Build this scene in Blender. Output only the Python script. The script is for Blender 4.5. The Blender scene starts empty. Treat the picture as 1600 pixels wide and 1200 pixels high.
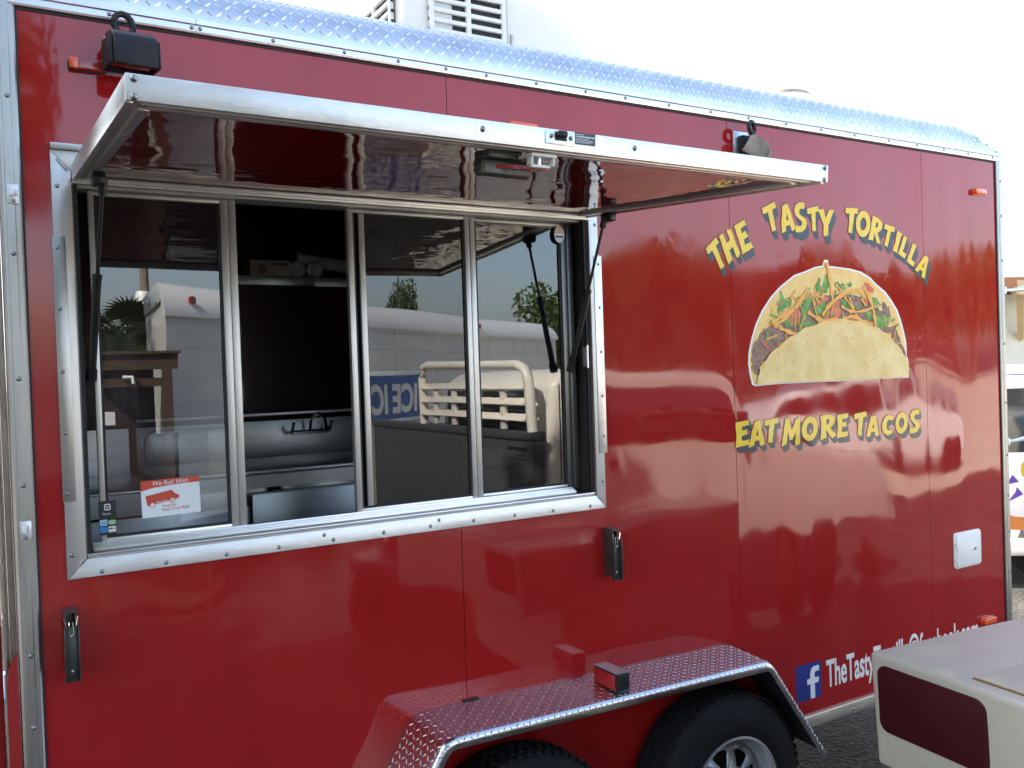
import bpy, bmesh, math, random
from mathutils import Vector, Matrix
R = math.radians
random.seed(7)
S = bpy.context.scene
COL = S.collection

# ------------------------------------------------------------------ camera
cam_data = bpy.data.cameras.new('camera')
cam = bpy.data.objects.new('camera', cam_data)
COL.objects.link(cam)
yaw, pitch, roll = R(30.6226), R(-0.8827), R(-1.9247)
fwd = Vector((math.sin(yaw)*math.cos(pitch), math.cos(yaw)*math.cos(pitch), math.sin(pitch)))
rgt = Vector((math.cos(yaw), -math.sin(yaw), 0))
up = rgt.cross(fwd)
r2 = math.cos(roll)*rgt + math.sin(roll)*up
u2 = -math.sin(roll)*rgt + math.cos(roll)*up
M = Matrix((r2, u2, -fwd)).transposed().to_4x4()
M.translation = Vector((0, -2.51, 1.9))
cam.matrix_world = M
cam_data.sensor_width = 36
cam_data.lens = 1374.3/1600*36
cam_data.clip_start = 0.05
cam_data.clip_end = 2000
S.camera = cam

# ------------------------------------------------------------------ light
SUN_EL, SUN_AZ = R(39), R(-53)          # azimuth clockwise from +Y
HAZE, HAZE_POW = 0.58, 1.45
world = bpy.data.worlds.new('World')
S.world = world
world.use_nodes = True
wn = world.node_tree.nodes
wl = world.node_tree.links
bg = wn['Background']
sky = wn.new('ShaderNodeTexSky')
sky.sky_type = 'NISHITA'
sky.sun_disc = False
sky.sun_elevation = SUN_EL
sky.sun_rotation = SUN_AZ
sky.air_density = 1.0
sky.dust_density = 3.0
sky.ozone_density = 1.0
bg.inputs['Strength'].default_value = 0.125
sd = Vector((math.sin(SUN_AZ)*math.cos(SUN_EL), math.cos(SUN_AZ)*math.cos(SUN_EL), math.sin(SUN_EL)))
# bright summer haze: forward scattering towards the sun's half of the sky, thicker near the horizon
tcw = wn.new('ShaderNodeTexCoord')
dt = wn.new('ShaderNodeVectorMath'); dt.operation = 'DOT_PRODUCT'; dt.inputs[1].default_value = sd
wl.new(tcw.outputs['Generated'], dt.inputs[0])
def wmath(op, a, b):
    n = wn.new('ShaderNodeMath'); n.operation = op
    for i, v in enumerate((a, b)):
        if isinstance(v, (int, float)): n.inputs[i].default_value = v
        else: wl.new(v, n.inputs[i])
    return n.outputs[0]
ph = wmath('POWER', wmath('ADD', wmath('MULTIPLY', dt.outputs['Value'], 0.5), 0.5), HAZE_POW)
sep = wn.new('ShaderNodeSeparateXYZ'); wl.new(tcw.outputs['Generated'], sep.inputs[0])
elv = wmath('POWER', wmath('SUBTRACT', 1.0, wmath('MAXIMUM', sep.outputs['Z'], 0.0)), 1.5)
hz = wmath('MULTIPLY', wmath('MULTIPLY', ph, elv), HAZE)
bg2 = wn.new('ShaderNodeBackground'); bg2.inputs[0].default_value = (0.90, 0.98, 1.06, 1)
wl.new(hz, bg2.inputs['Strength'])
ad = wn.new('ShaderNodeAddShader')
wl.new(sky.outputs[0], bg.inputs[0])
wl.new(bg.outputs[0], ad.inputs[0]); wl.new(bg2.outputs[0], ad.inputs[1])
wl.new(ad.outputs[0], wn['World Output'].inputs['Surface'])
sun_data = bpy.data.lights.new('sun', 'SUN')
sun_data.energy = 5.0
sun_data.angle = R(0.5)
sun_data.color = (1.0, 0.93, 0.82)
sun = bpy.data.objects.new('sun', sun_data)
COL.objects.link(sun)
sd = Vector((math.sin(SUN_AZ)*math.cos(SUN_EL), math.cos(SUN_AZ)*math.cos(SUN_EL), math.sin(SUN_EL)))
sun.rotation_euler = sd.to_track_quat('Z', 'Y').to_euler()
sun.location = sd*50
S.view_settings.view_transform = 'Standard'
S.view_settings.look = 'None'
S.view_settings.exposure = 2.27
S.view_settings.gamma = 1
S.view_settings.use_curve_mapping = False
S.cycles.max_bounces = 10
S.cycles.transparent_max_bounces = 12
S.cycles.glossy_bounces = 6

# ------------------------------------------------------------------ materials
def mat(name, col=(0.5, 0.5, 0.5), rough=0.5, metal=0.0, coat=0.0, coat_rough=0.03, spec=0.5, coat_ior=1.5, cvar=0.0,
        var=0.0, vscale=6.0, bump=0.0, bscale=60.0, wave=None, stretch=None, rvar=0.0, vcol=None):
    m = bpy.data.materials.new(name)
    m.use_nodes = True
    nt = m.node_tree
    N, L = nt.nodes, nt.links
    b = N['Principled BSDF']
    b.inputs['Base Color'].default_value = (*col, 1)
    b.inputs['Roughness'].default_value = rough
    b.inputs['Metallic'].default_value = metal
    b.inputs['Coat Weight'].default_value = coat
    b.inputs['Coat Roughness'].default_value = coat_rough
    b.inputs['Specular IOR Level'].default_value = spec
    b.inputs['Coat IOR'].default_value = coat_ior
    tc = N.new('ShaderNodeTexCoord')
    src = tc.outputs['Object']
    if stretch:
        mp = N.new('ShaderNodeMapping')
        mp.inputs['Scale'].default_value = stretch
        L.new(src, mp.inputs['Vector'])
        src = mp.outputs['Vector']
    if var or rvar or vcol:
        nz = N.new('ShaderNodeTexNoise')
        nz.inputs['Scale'].default_value = vscale
        nz.inputs['Detail'].default_value = 6
        nz.inputs['Roughness'].default_value = 0.6
        L.new(src, nz.inputs['Vector'])
        cr = N.new('ShaderNodeValToRGB')
        cr.color_ramp.elements[0].position = 0.3
        cr.color_ramp.elements[1].position = 0.7
        if vcol:
            cr.color_ramp.elements[0].color = (*col, 1)
            cr.color_ramp.elements[1].color = (*vcol, 1)
        else:
            cr.color_ramp.elements[0].color = (*[c*(1-var) for c in col], 1)
            cr.color_ramp.elements[1].color = (*[min(1, c*(1+var)) for c in col], 1)
        L.new(nz.outputs['Fac'], cr.inputs['Fac'])
        L.new(cr.outputs['Color'], b.inputs['Base Color'])
        if rvar:
            mr = N.new('ShaderNodeMapRange')
            mr.inputs['To Min'].default_value = max(0.02, rough-rvar)
            mr.inputs['To Max'].default_value = rough+rvar
            L.new(nz.outputs['Fac'], mr.inputs['Value'])
            L.new(mr.outputs[0], b.inputs['Roughness'])
    if cvar:
        n4 = N.new('ShaderNodeTexNoise'); n4.inputs['Scale'].default_value = 2.5; n4.inputs['Detail'].default_value = 7
        mp4 = N.new('ShaderNodeMapping'); mp4.inputs['Scale'].default_value = (2.2, 1, 0.45)
        L.new(tc.outputs['Object'], mp4.inputs['Vector']); L.new(mp4.outputs['Vector'], n4.inputs['Vector'])
        r4 = N.new('ShaderNodeMapRange')
        r4.inputs['From Min'].default_value = 0.3; r4.inputs['From Max'].default_value = 0.7
        r4.inputs['To Min'].default_value = max(0.0, coat_rough-cvar); r4.inputs['To Max'].default_value = coat_rough+cvar
        L.new(n4.outputs['Fac'], r4.inputs['Value']); L.new(r4.outputs[0], b.inputs['Coat Roughness'])
    nrm = None
    if bump:
        n2 = N.new('ShaderNodeTexNoise')
        n2.inputs['Scale'].default_value = bscale
        n2.inputs['Detail'].default_value = 4
        L.new(src, n2.inputs['Vector'])
        bp = N.new('ShaderNodeBump')
        bp.inputs['Strength'].default_value = 1.0
        bp.inputs['Distance'].default_value = bump
        L.new(n2.outputs['Fac'], bp.inputs['Height'])
        nrm = bp
    if wave:
        for (sc, dist, st) in wave:
            mp = N.new('ShaderNodeMapping')
            mp.inputs['Scale'].default_value = st
            L.new(tc.outputs['Object'], mp.inputs['Vector'])
            n3 = N.new('ShaderNodeTexNoise')
            n3.inputs['Scale'].default_value = sc
            n3.inputs['Detail'].default_value = 0.6
            L.new(mp.outputs['Vector'], n3.inputs['Vector'])
            bp = N.new('ShaderNodeBump')
            bp.inputs['Strength'].default_value = 1.0
            bp.inputs['Distance'].default_value = dist
            L.new(n3.outputs['Fac'], bp.inputs['Height'])
            if nrm:
                L.new(nrm.outputs['Normal'], bp.inputs['Normal'])
            nrm = bp
    if nrm:
        L.new(nrm.outputs['Normal'], b.inputs['Normal'])
        if coat:
            L.new(nrm.outputs['Normal'], b.inputs['Coat Normal'])
    return m

def glass_mat(name, tint, boost=1.8, screen=0.0):
    m = bpy.data.materials.new(name)
    m.use_nodes = True
    N, L = m.node_tree.nodes, m.node_tree.links
    N.remove(N['Principled BSDF'])
    out = N['Material Output']
    tr = N.new('ShaderNodeBsdfTransparent')
    tr.inputs[0].default_value = (*tint, 1)
    gl = N.new('ShaderNodeBsdfGlossy')
    gl.inputs['Roughness'].default_value = 0.0
    gl.inputs['Color'].default_value = (0.97, 0.98, 1, 1)
    fr = N.new('ShaderNodeFresnel')
    fr.inputs['IOR'].default_value = 1.5
    ge = N.new('ShaderNodeNewGeometry')
    m1 = N.new('ShaderNodeMath'); m1.operation = 'SUBTRACT'; m1.inputs[0].default_value = 1.0
    L.new(ge.outputs['Backfacing'], m1.inputs[1])
    m2 = N.new('ShaderNodeMath'); m2.operation = 'MULTIPLY'; m2.inputs[1].default_value = boost
    L.new(fr.outputs[0], m2.inputs[0])
    m3 = N.new('ShaderNodeMath'); m3.operation = 'MULTIPLY'; m3.use_clamp = True
    L.new(m2.outputs[0], m3.inputs[0]); L.new(m1.outputs[0], m3.inputs[1])
    mx = N.new('ShaderNodeMixShader')
    base = tr
    if screen:
        df = N.new('ShaderNodeBsdfDiffuse')
        df.inputs[0].default_value = (0.012, 0.012, 0.012, 1)
        ms = N.new('ShaderNodeMixShader')
        ms.inputs[0].default_value = screen
        L.new(tr.outputs[0], ms.inputs[1]); L.new(df.outputs[0], ms.inputs[2])
        base = ms
    L.new(m3.outputs[0], mx.inputs[0])
    L.new(base.outputs[0], mx.inputs[1])
    L.new(gl.outputs[0], mx.inputs[2])
    # very slight waviness of the float glass
    tc = N.new('ShaderNodeTexCoord')
    nz = N.new('ShaderNodeTexNoise'); nz.inputs['Scale'].default_value = 3.0; nz.inputs['Detail'].default_value = 0
    L.new(tc.outputs['Object'], nz.inputs['Vector'])
    bp = N.new('ShaderNodeBump'); bp.inputs['Distance'].default_value = 0.0006
    L.new(nz.outputs['Fac'], bp.inputs['Height'])
    L.new(bp.outputs['Normal'], gl.inputs['Normal'])
    nf = N.new('ShaderNodeTexNoise'); nf.inputs['Scale'].default_value = 7; nf.inputs['Detail'].default_value = 8; nf.inputs['Roughness'].default_value = 0.7
    mpf = N.new('ShaderNodeMapping'); mpf.inputs['Scale'].default_value = (3.0, 1, 0.35); mpf.inputs['Rotation'].default_value = (0, 0.15, 0)
    L.new(tc.outputs['Object'], mpf.inputs['Vector']); L.new(mpf.outputs['Vector'], nf.inputs['Vector'])
    rf = N.new('ShaderNodeMapRange'); rf.inputs['From Min'].default_value = 0.42; rf.inputs['From Max'].default_value = 0.75
    rf.inputs['To Min'].default_value = 0.002; rf.inputs['To Max'].default_value = 0.024
    L.new(nf.outputs['Fac'], rf.inputs['Value'])
    dff = N.new('ShaderNodeBsdfDiffuse'); dff.inputs[0].default_value = (0.45, 0.45, 0.45, 1)
    mf = N.new('ShaderNodeMixShader')
    L.new(rf.outputs[0], mf.inputs[0]); L.new(mx.outputs[0], mf.inputs[1]); L.new(dff.outputs[0], mf.inputs[2])
    L.new(mf.outputs[0], out.inputs['Surface'])
    return m

RED = (0.325, 0.0125, 0.0125)
M_ = dict(
    red=mat('red_gloss_paint', RED, 0.5, spec=0.0, coat=1.0, coat_ior=1.56, coat_rough=0.052, cvar=0.035, var=0.07, vscale=3, stretch=(1.5, 1, 0.5),
            wave=[(1.2, 0.030, (1.0, 1, 0.9)), (2.6, 0.0120, (1.3, 1, 0.30))]),
    red_shaded=mat('red_gloss_shade_darkened', (0.17, 0.006, 0.007), 0.5, spec=0.0, coat=1.0, coat_ior=1.5, coat_rough=0.03,  # same red as the wall, darkened to paint in the shade under the awning
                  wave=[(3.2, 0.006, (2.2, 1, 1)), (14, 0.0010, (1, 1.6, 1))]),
    red_plain=mat('red_paint_plain', RED, 0.4, coat=0.4),
    alu=mat('aluminium_trim', (0.68, 0.68, 0.68), 0.34, metal=1.0, var=0.10, vscale=5, stretch=(1, 8, 8), rvar=0.10, bump=0.0002, bscale=90),
    alu_v=mat('aluminium_trim_upright', (0.50, 0.49, 0.475), 0.36, metal=1.0, var=0.12, vscale=5, stretch=(8, 8, 1), rvar=0.10, bump=0.0002, bscale=90),
    alu_worn=mat('aluminium_worn', (0.76, 0.76, 0.75), 0.42, metal=0.8, var=0.16, vscale=9, stretch=(1, 3, 3), rvar=0.14, bump=0.0005, bscale=50),
    alu_dull=mat('aluminium_dull', (0.50, 0.48, 0.45), 0.5, metal=0.9, var=0.15, vscale=9),
    jamb=mat('jamb_aluminium_dark_reflection', (0.16, 0.155, 0.145), 0.35, metal=0.8, var=0.1, vscale=6, stretch=(6, 6, 1)),  # plain aluminium darkened, painting in the reflection of the dark interior
    mullion=mat('aluminium_mullion', (0.58, 0.565, 0.54), 0.40, metal=0.8, var=0.08, vscale=6, stretch=(6, 6, 1)),
    plate=mat('diamond_plate', (0.68, 0.69, 0.72), 0.22, metal=1.0, var=0.14, vscale=5, rvar=0.10),
    lug=mat('diamond_lug', (0.74, 0.74, 0.74), 0.38, metal=1.0),
    steel=mat('stainless_steel', (0.70, 0.71, 0.71), 0.36, metal=0.72, var=0.10, vscale=4, stretch=(1, 1, 10), rvar=0.08),
    chrome=mat('chrome', (0.8, 0.8, 0.8), 0.08, metal=1.0),
    zinc=mat('zinc_plate', (0.62, 0.68, 0.70), 0.35, metal=0.8, var=0.2, vscale=40),
    screw=mat('screw_steel', (0.30, 0.30, 0.30), 0.38, metal=1.0),
    rubber=mat('black_rubber', (0.012, 0.012, 0.013), 0.6),
    tyre=mat('tyre_rubber', (0.0065, 0.0065, 0.007), 0.8, spec=0.25, var=0.3, vscale=30, bump=0.001, bscale=140),
    black=mat('black_plastic', (0.014, 0.015, 0.016), 0.55, spec=0.3, var=0.2, vscale=30, bump=0.0004, bscale=220),
    strut=mat('black_satin_paint', (0.008, 0.008, 0.009), 0.35),
    bracket=mat('black_steel_bracket', (0.085, 0.088, 0.082), 0.40, metal=0.6, var=0.3, vscale=40),
    amber=mat('amber_lens', (0.75, 0.10, 0.008), 0.15, coat=1.0, bump=0.0006, bscale=200),
    redlens=mat('red_lens', (0.32, 0.012, 0.008), 0.12, coat=1.0, bump=0.0006, bscale=160),
    darklens=mat('dark_red_lens', (0.046, 0.004, 0.006), 0.6, spec=0.2, coat=0.10, coat_rough=0.3, var=0.12, vscale=5),
    white=mat('white_plastic', (0.80, 0.80, 0.78), 0.35, var=0.04, vscale=8),
    acw=mat('cream_plastic', (0.78, 0.75, 0.67), 0.5, var=0.05, vscale=7),
    cream=mat('cream_gelcoat', (0.44, 0.425, 0.345), 0.5, spec=0.2, coat=1.0, coat_rough=0.09, var=0.10, vscale=4, rvar=0.1, bump=0.0004, bscale=14),
    creamt=mat('cream_truck_paint', (0.74, 0.70, 0.60), 0.35, coat=0.6, var=0.04, vscale=3),
    bulk=mat('shade_darkened_steel', (0.05, 0.05, 0.052), 0.45, var=0.15, vscale=4),  # dark tone stands in for shade on the truck below the rack
    truckw=mat('white_truck_paint', (0.78, 0.78, 0.76), 0.35, coat=0.5, var=0.05, vscale=2),
    rim=mat('silver_wheel_paint', (0.36, 0.375, 0.39), 0.38, metal=0.6, coat=0.4, var=0.06, vscale=12),
    yellow=mat('yellow_vinyl', (0.80, 0.50, 0.010), 0.45, coat=0.3, var=0.05, vscale=20),
    navy=mat('navy_vinyl', (0.012, 0.016, 0.030), 0.45, coat=0.3),
    vwhite=mat('white_vinyl', (0.80, 0.80, 0.80), 0.4, coat=0.3),
    fbblue=mat('blue_vinyl', (0.018, 0.032, 0.22), 0.4, coat=0.3),
    vblack=mat('black_vinyl', (0.010, 0.010, 0.012), 0.4, coat=0.2),
    shell_back=mat('tortilla_print_golden', (0.74, 0.42, 0.09), 0.5, vcol=(0.82, 0.60, 0.24), vscale=12),
    shell_front=mat('tortilla_print_pale', (0.66, 0.42, 0.12), 0.5, vcol=(0.84, 0.67, 0.31), vscale=7),
    meat=mat('meat_print', (0.10, 0.04, 0.022), 0.5, vcol=(0.36, 0.20, 0.14), vscale=38),
    lettuce=mat('lettuce_print', (0.03, 0.13, 0.02), 0.5, vcol=(0.22, 0.42, 0.07), vscale=22),
    tomato=mat('tomato_print', (0.55, 0.06, 0.015), 0.5, vcol=(0.70, 0.20, 0.09), vscale=14),
    cheese=mat('cheese_print', (0.78, 0.30, 0.03), 0.5, vcol=(0.80, 0.42, 0.08), vscale=20),
    speck=mat('brown_speck_print', (0.22, 0.11, 0.03), 0.5),
    st_white=mat('sticker_white', (0.74, 0.76, 0.76), 0.4),
    st_red=mat('sticker_red', (0.56, 0.06, 0.03), 0.4),
    st_blue=mat('sticker_blue', (0.04, 0.22, 0.55), 0.4),
    st_lblue=mat('sticker_light_blue', (0.35, 0.62, 0.75), 0.4),
    st_green=mat('sticker_green', (0.35, 0.60, 0.25), 0.4),
    maroon=mat('maroon_wall_panel', (0.09, 0.010, 0.014), 0.35, coat=0.3, var=0.1, vscale=3),
    dark=mat('dark_grey_lining', (0.06, 0.06, 0.06), 0.7),
    barn=mat('dark_stained_boards', (0.022, 0.010, 0.009), 0.8, var=0.3, vscale=8),
    lampg=mat('lamp_grey_reflection_tone', (0.20, 0.175, 0.14), 0.5, metal=0.3, var=0.3, vscale=25),  # grey-tan stands in for the beige reflection on the dark lamp body
    card=mat('cardboard', (0.55, 0.48, 0.36), 0.8, var=0.1, vscale=20),
    foam=mat('white_foam', (0.75, 0.74, 0.70), 0.7),
    wood=mat('weathered_brown_wood', (0.040, 0.020, 0.011), 0.8, vcol=(0.075, 0.040, 0.022), vscale=6, stretch=(1, 6, 12)),
    leaf=mat('leaf_green', (0.030, 0.055, 0.012), 0.7, spec=0.2, vcol=(0.065, 0.095, 0.022), vscale=1.5),
    leaf2=mat('palm_green', (0.05, 0.08, 0.02), 0.5, vcol=(0.12, 0.12, 0.03), vscale=2),
    bark=mat('bark_brown', (0.11, 0.08, 0.055), 0.9, var=0.3, vscale=12),
    pole=mat('pole_wood', (0.18, 0.14, 0.10), 0.9, var=0.2, vscale=10),
    winglass=mat('dark_vehicle_glass', (0.012, 0.016, 0.018), 0.05, coat=1.0, coat_rough=0.01),
    brick=mat('brown_brick', (0.11, 0.055, 0.04), 0.9, var=0.2, vscale=2),
    stucco=mat('beige_stucco', (0.82, 0.76, 0.60), 0.9, var=0.06, vscale=4, bump=0.003, bscale=40),
    fascia=mat('terracotta_fascia', (0.40, 0.16, 0.07), 0.7, var=0.1, vscale=6),
    beam=mat('tan_painted_beam', (0.62, 0.44, 0.22), 0.7, var=0.08, vscale=6),
    purple=mat('purple_vinyl', (0.16, 0.08, 0.42), 0.4),
    orange=mat('orange_vinyl', (0.75, 0.25, 0.05), 0.4),
    icey=mat('ice_banner_blue', (0.06, 0.14, 0.36), 0.5, var=0.3, vscale=6),
    bin_=mat('pale_blue_plastic', (0.42, 0.56, 0.78), 0.4),
    hinge=mat('aged_bronze_aluminium', (0.34, 0.28, 0.22), 0.5, metal=0.8, var=0.25, vscale=14, stretch=(4, 4, 1)),
    glass=glass_mat('tinted_window_glass', (0.76, 0.78, 0.79), 2.5),
    glass_screen=glass_mat('tinted_window_glass_with_screen', (0.30, 0.30, 0.32), 1.9, screen=0.6),
)

# asphalt and concrete
def asphalt():
    m = bpy.data.materials.new('asphalt')
    m.use_nodes = True
    N, L = m.node_tree.nodes, m.node_tree.links
    b = N['Principled BSDF']
    tc = N.new('ShaderNodeTexCoord')
    vo = N.new('ShaderNodeTexVoronoi'); vo.inputs['Scale'].default_value = 48
    L.new(tc.outputs['Object'], vo.inputs['Vector'])
    nz = N.new('ShaderNodeTexNoise'); nz.inputs['Scale'].default_value = 2.2; nz.inputs['Detail'].default_value = 8
    L.new(tc.outputs['Object'], nz.inputs['Vector'])
    cr = N.new('ShaderNodeValToRGB')
    cr.color_ramp.elements[0].color = (0.008, 0.008, 0.009, 1)
    cr.color_ramp.elements[1].color = (0.070, 0.066, 0.058, 1)
    L.new(vo.outputs['Color'], cr.inputs['Fac'])
    cr2 = N.new('ShaderNodeValToRGB')
    cr2.color_ramp.elements[0].position = 0.35; cr2.color_ramp.elements[0].color = (0.40, 0.40, 0.40, 1)
    cr2.color_ramp.elements[1].position = 0.7; cr2.color_ramp.elements[1].color = (1.25, 1.2, 1.12, 1)
    L.new(nz.outputs['Fac'], cr2.inputs['Fac'])
    mx = N.new('ShaderNodeMixRGB'); mx.blend_type = 'MULTIPLY'; mx.inputs[0].default_value = 1
    L.new(cr.outputs[0], mx.inputs[1]); L.new(cr2.outputs[0], mx.inputs[2])
    L.new(mx.outputs[0], b.inputs['Base Color'])
    b.inputs['Roughness'].default_value = 0.85
    bp = N.new('ShaderNodeBump'); bp.inputs['Distance'].default_value = 0.008
    L.new(vo.outputs['Distance'], bp.inputs['Height'])
    L.new(bp.outputs['Normal'], b.inputs['Normal'])
    return m
M_['asphalt'] = asphalt()
M_['concrete'] = mat('concrete_apron', (0.52, 0.47, 0.38), 0.9, var=0.12, vscale=0.6, bump=0.002, bscale=30)

# ------------------------------------------------------------------ mesh helpers
class MB:
    def __init__(self):
        self.v = []; self.f = []
    def add(self, vs, fs):
        n = len(self.v)
        self.v += [tuple(p) for p in vs]
        self.f += [tuple(i+n for i in f) for f in fs]
        return self
    def box(self, x0, x1, y0, y1, z0, z1):
        x0, x1 = min(x0, x1), max(x0, x1); y0, y1 = min(y0, y1), max(y0, y1); z0, z1 = min(z0, z1), max(z0, z1)
        vs = [(x, y, z) for z in (z0, z1) for y in (y0, y1) for x in (x0, x1)]
        return self.add(vs, [(0, 2, 3, 1), (4, 5, 7, 6), (0, 1, 5, 4), (2, 6, 7, 3), (0, 4, 6, 2), (1, 3, 7, 5)])
    def hexa(self, b, t):      # two quads, bottom and top, same winding
        return self.add(list(b)+list(t), [(3, 2, 1, 0), (4, 5, 6, 7), (0, 1, 5, 4), (1, 2, 6, 5), (2, 3, 7, 6), (3, 0, 4, 7)])
    def prism_y(self, poly, y0, y1):   # polygon of (x,z) extruded along y
        n = len(poly)
        vs = [(x, y0, z) for x, z in poly]+[(x, y1, z) for x, z in poly]
        return self.add(vs, [tuple(range(n)), tuple(range(2*n-1, n-1, -1))]+[(i, i+n, (i+1) % n+n, (i+1) % n) for i in range(n)])
    def prism_x(self, poly, x0, x1):   # polygon of (y,z)
        n = len(poly)
        vs = [(x0, y, z) for y, z in poly]+[(x1, y, z) for y, z in poly]
        return self.add(vs, [tuple(range(n-1, -1, -1)), tuple(range(n, 2*n))]+[(i, (i+1) % n, (i+1) % n+n, i+n) for i in range(n)])
    def prism_z(self, poly, z0, z1):
        n = len(poly)
        vs = [(x, y, z0) for x, y in poly]+[(x, y, z1) for x, y in poly]
        return self.add(vs, [tuple(range(n-1, -1, -1)), tuple(range(n, 2*n))]+[(i, (i+1) % n, (i+1) % n+n, i+n) for i in range(n)])
    def tube(self, pts, r, n=8, rs=None, closed=False):
        pts = [Vector(p) for p in pts]
        rings = []
        up0 = Vector((0.13, 0.2, 0.97))
        k = len(pts)
        for i, p in enumerate(pts):
            if closed:
                d = (pts[(i+1) % k]-pts[i-1])
            else:
                d = (pts[min(i+1, k-1)]-pts[max(i-1, 0)])
            d.normalize()
            a = d.cross(up0)
            if a.length < 1e-3:
                a = d.cross(Vector((1, 0, 0)))
            a.normalize(); b = d.cross(a)
            rr = rs[i] if rs else r
            rings.append([p+rr*(math.cos(t)*a+math.sin(t)*b) for t in [2*math.pi*j/n for j in range(n)]])
        base = len(self.v)
        self.v += [tuple(q) for rg in rings for q in rg]
        for i in range(k if closed else k-1):
            for j in range(n):
                i2 = (i+1) % k
                self.f.append((base+i*n+j, base+i*n+(j+1) % n, base+i2*n+(j+1) % n, base+i2*n+j))
        if not closed:
            self.f.append(tuple(base+j for j in range(n-1, -1, -1)))
            self.f.append(tuple(base+(k-1)*n+j for j in range(n)))
        return self
    def lathe_y(self, prof, cx, cz, n=40):     # prof: (radius, y)
        base = len(self.v)
        for r, y in prof:
            for j in range(n):
                t = 2*math.pi*j/n
                self.v.append((cx+r*math.cos(t), y, cz+r*math.sin(t)))
        for i in range(len(prof)-1):
            for j in range(n):
                self.f.append((base+i*n+j, base+(i+1)*n+j, base+(i+1)*n+(j+1) % n, base+i*n+(j+1) % n))
        return self
    def lathe_z(self, prof, cx, cy, n=24, z0=0):
        base = len(self.v)
        for r, z in prof:
            for j in range(n):
                t = 2*math.pi*j/n
                self.v.append((cx+r*math.cos(t), cy+r*math.sin(t), z0+z))
        for i in range(len(prof)-1):
            for j in range(n):
                self.f.append((base+i*n+j, base+i*n+(j+1) % n, base+(i+1)*n+(j+1) % n, base+(i+1)*n+j))
        return self
    def xform(self, fn):
        self.v = [tuple(fn(Vector(p))) for p in self.v]
        return self

def make_mesh(name, mb, m, bevel=0.0, seg=2, smooth=35, fix=True):
    me = bpy.data.meshes.new(name)
    bm = bmesh.new()
    vs = [bm.verts.new(p) for p in mb.v]
    for f in mb.f:
        try:
            bm.faces.new([vs[i] for i in f])
        except ValueError:
            pass
    if fix:
        bmesh.ops.recalc_face_normals(bm, faces=bm.faces)
    if bevel:
        es = [e for e in bm.edges if len(e.link_faces) == 2 and e.calc_face_angle(0) > R(25)]
        bmesh.ops.bevel(bm, geom=es, offset=bevel, segments=seg, affect='EDGES', profile=0.5, clamp_overlap=True)
    for f in bm.faces:
        f.smooth = bool(smooth)
    bm.to_mesh(me)
    bm.free()
    if smooth:
        me.set_sharp_from_angle(angle=R(smooth))
    if m is not None:
        me.materials.append(M_[m] if isinstance(m, str) else m)
    return me

def link(name, me, parent=None):
    o = bpy.data.objects.new(name, me)
    COL.objects.link(o)
    if parent is not None:
        o.parent = parent
        if parent.parent is None and parent.type == 'EMPTY':
            o.location = -parent.location
    return o

def P(name, mb, m, parent=None, bevel=0.0, seg=2, smooth=35, fix=True, label=None, kind=None):
    o = link(name, make_mesh(name, mb, m, bevel, seg, smooth, fix), parent)
    if label: o['label'] = label
    if kind: o['kind'] = kind
    return o

def thing(name, label, cat, loc=(0, 0, 0), group=None):
    o = bpy.data.objects.new(name, None)
    o.empty_display_size = 0.2
    o.location = loc
    COL.objects.link(o)
    o['label'] = label; o['category'] = cat
    if group: o['group'] = group
    return o

def tag(o, label, cat, group=None):
    o['label'] = label; o['category'] = cat
    if group: o['group'] = group
    return o

def inst(o, parent, loc, name=None):
    c = bpy.data.objects.new(name or o.name.split('.')[0], o.data)
    COL.objects.link(c)
    c.parent = parent
    c.location = loc
    return c

def copy_tree(o, parent=None):
    c = o.copy()
    COL.objects.link(c)
    if parent: c.parent = parent
    for ch in o.children:
        copy_tree(ch, c)
    return c

# flat polygons (with holes) on the wall plane y = Y, facing -y, given in (x,z)
def flat(polys, Y):
    cu = bpy.data.curves.new('shape', 'CURVE')
    cu.dimensions = '2D'; cu.fill_mode = 'BOTH'
    for pl in polys:
        sp = cu.splines.new('POLY')
        sp.points.add(len(pl)-1)
        for q, (x, z) in zip(sp.points, pl):
            q.co = (x, z, 0, 1)
        sp.use_cyclic_u = True
    ob = bpy.data.objects.new('shape', cu)
    me = bpy.data.meshes.new_from_object(ob)
    mb = MB()
    mb.v = [(v.co.x, Y, v.co.y) for v in me.vertices]
    mb.f = [tuple(p.vertices) for p in me.polygons]
    bpy.data.objects.remove(ob); bpy.data.curves.remove(cu); bpy.data.meshes.remove(me)
    return mb

def text_mb(s, height, Y, x, z, sx=1.0, rot=0.0, shear=0.0, bold=0.0, align='LEFT', spacing=1.0):
    cu = bpy.data.curves.new('lettering', 'FONT')
    cu.body = s; cu.size = height/0.70; cu.shear = shear; cu.offset = bold
    cu.align_x = align; cu.space_character = spacing
    ob = bpy.data.objects.new('lettering', cu)
    me = bpy.data.meshes.new_from_object(ob)
    mb = MB()
    c, sn = math.cos(rot), math.sin(rot)
    for v in me.vertices:
        px, pz = v.co.x*sx, v.co.y
        mb.v.append((x+px*c-pz*sn, Y, z+px*sn+pz*c))
    mb.f = [tuple(p.vertices) for p in me.polygons]
    bpy.data.objects.remove(ob); bpy.data.curves.remove(cu); bpy.data.meshes.remove(me)
    return mb

def face_out(mb):      # make flat print face -y
    out = []
    for f in mb.f:
        a, b, c = [Vector(mb.v[i]) for i in f[:3]]
        n = (b-a).cross(c-a)
        out.append(f if n.y < 0 else tuple(reversed(f)))
    mb.f = out
    return mb

def dec(name, mb, m, parent, label=None):
    return P(name, face_out(mb), m, parent, smooth=0, fix=False, label=label)

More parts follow.
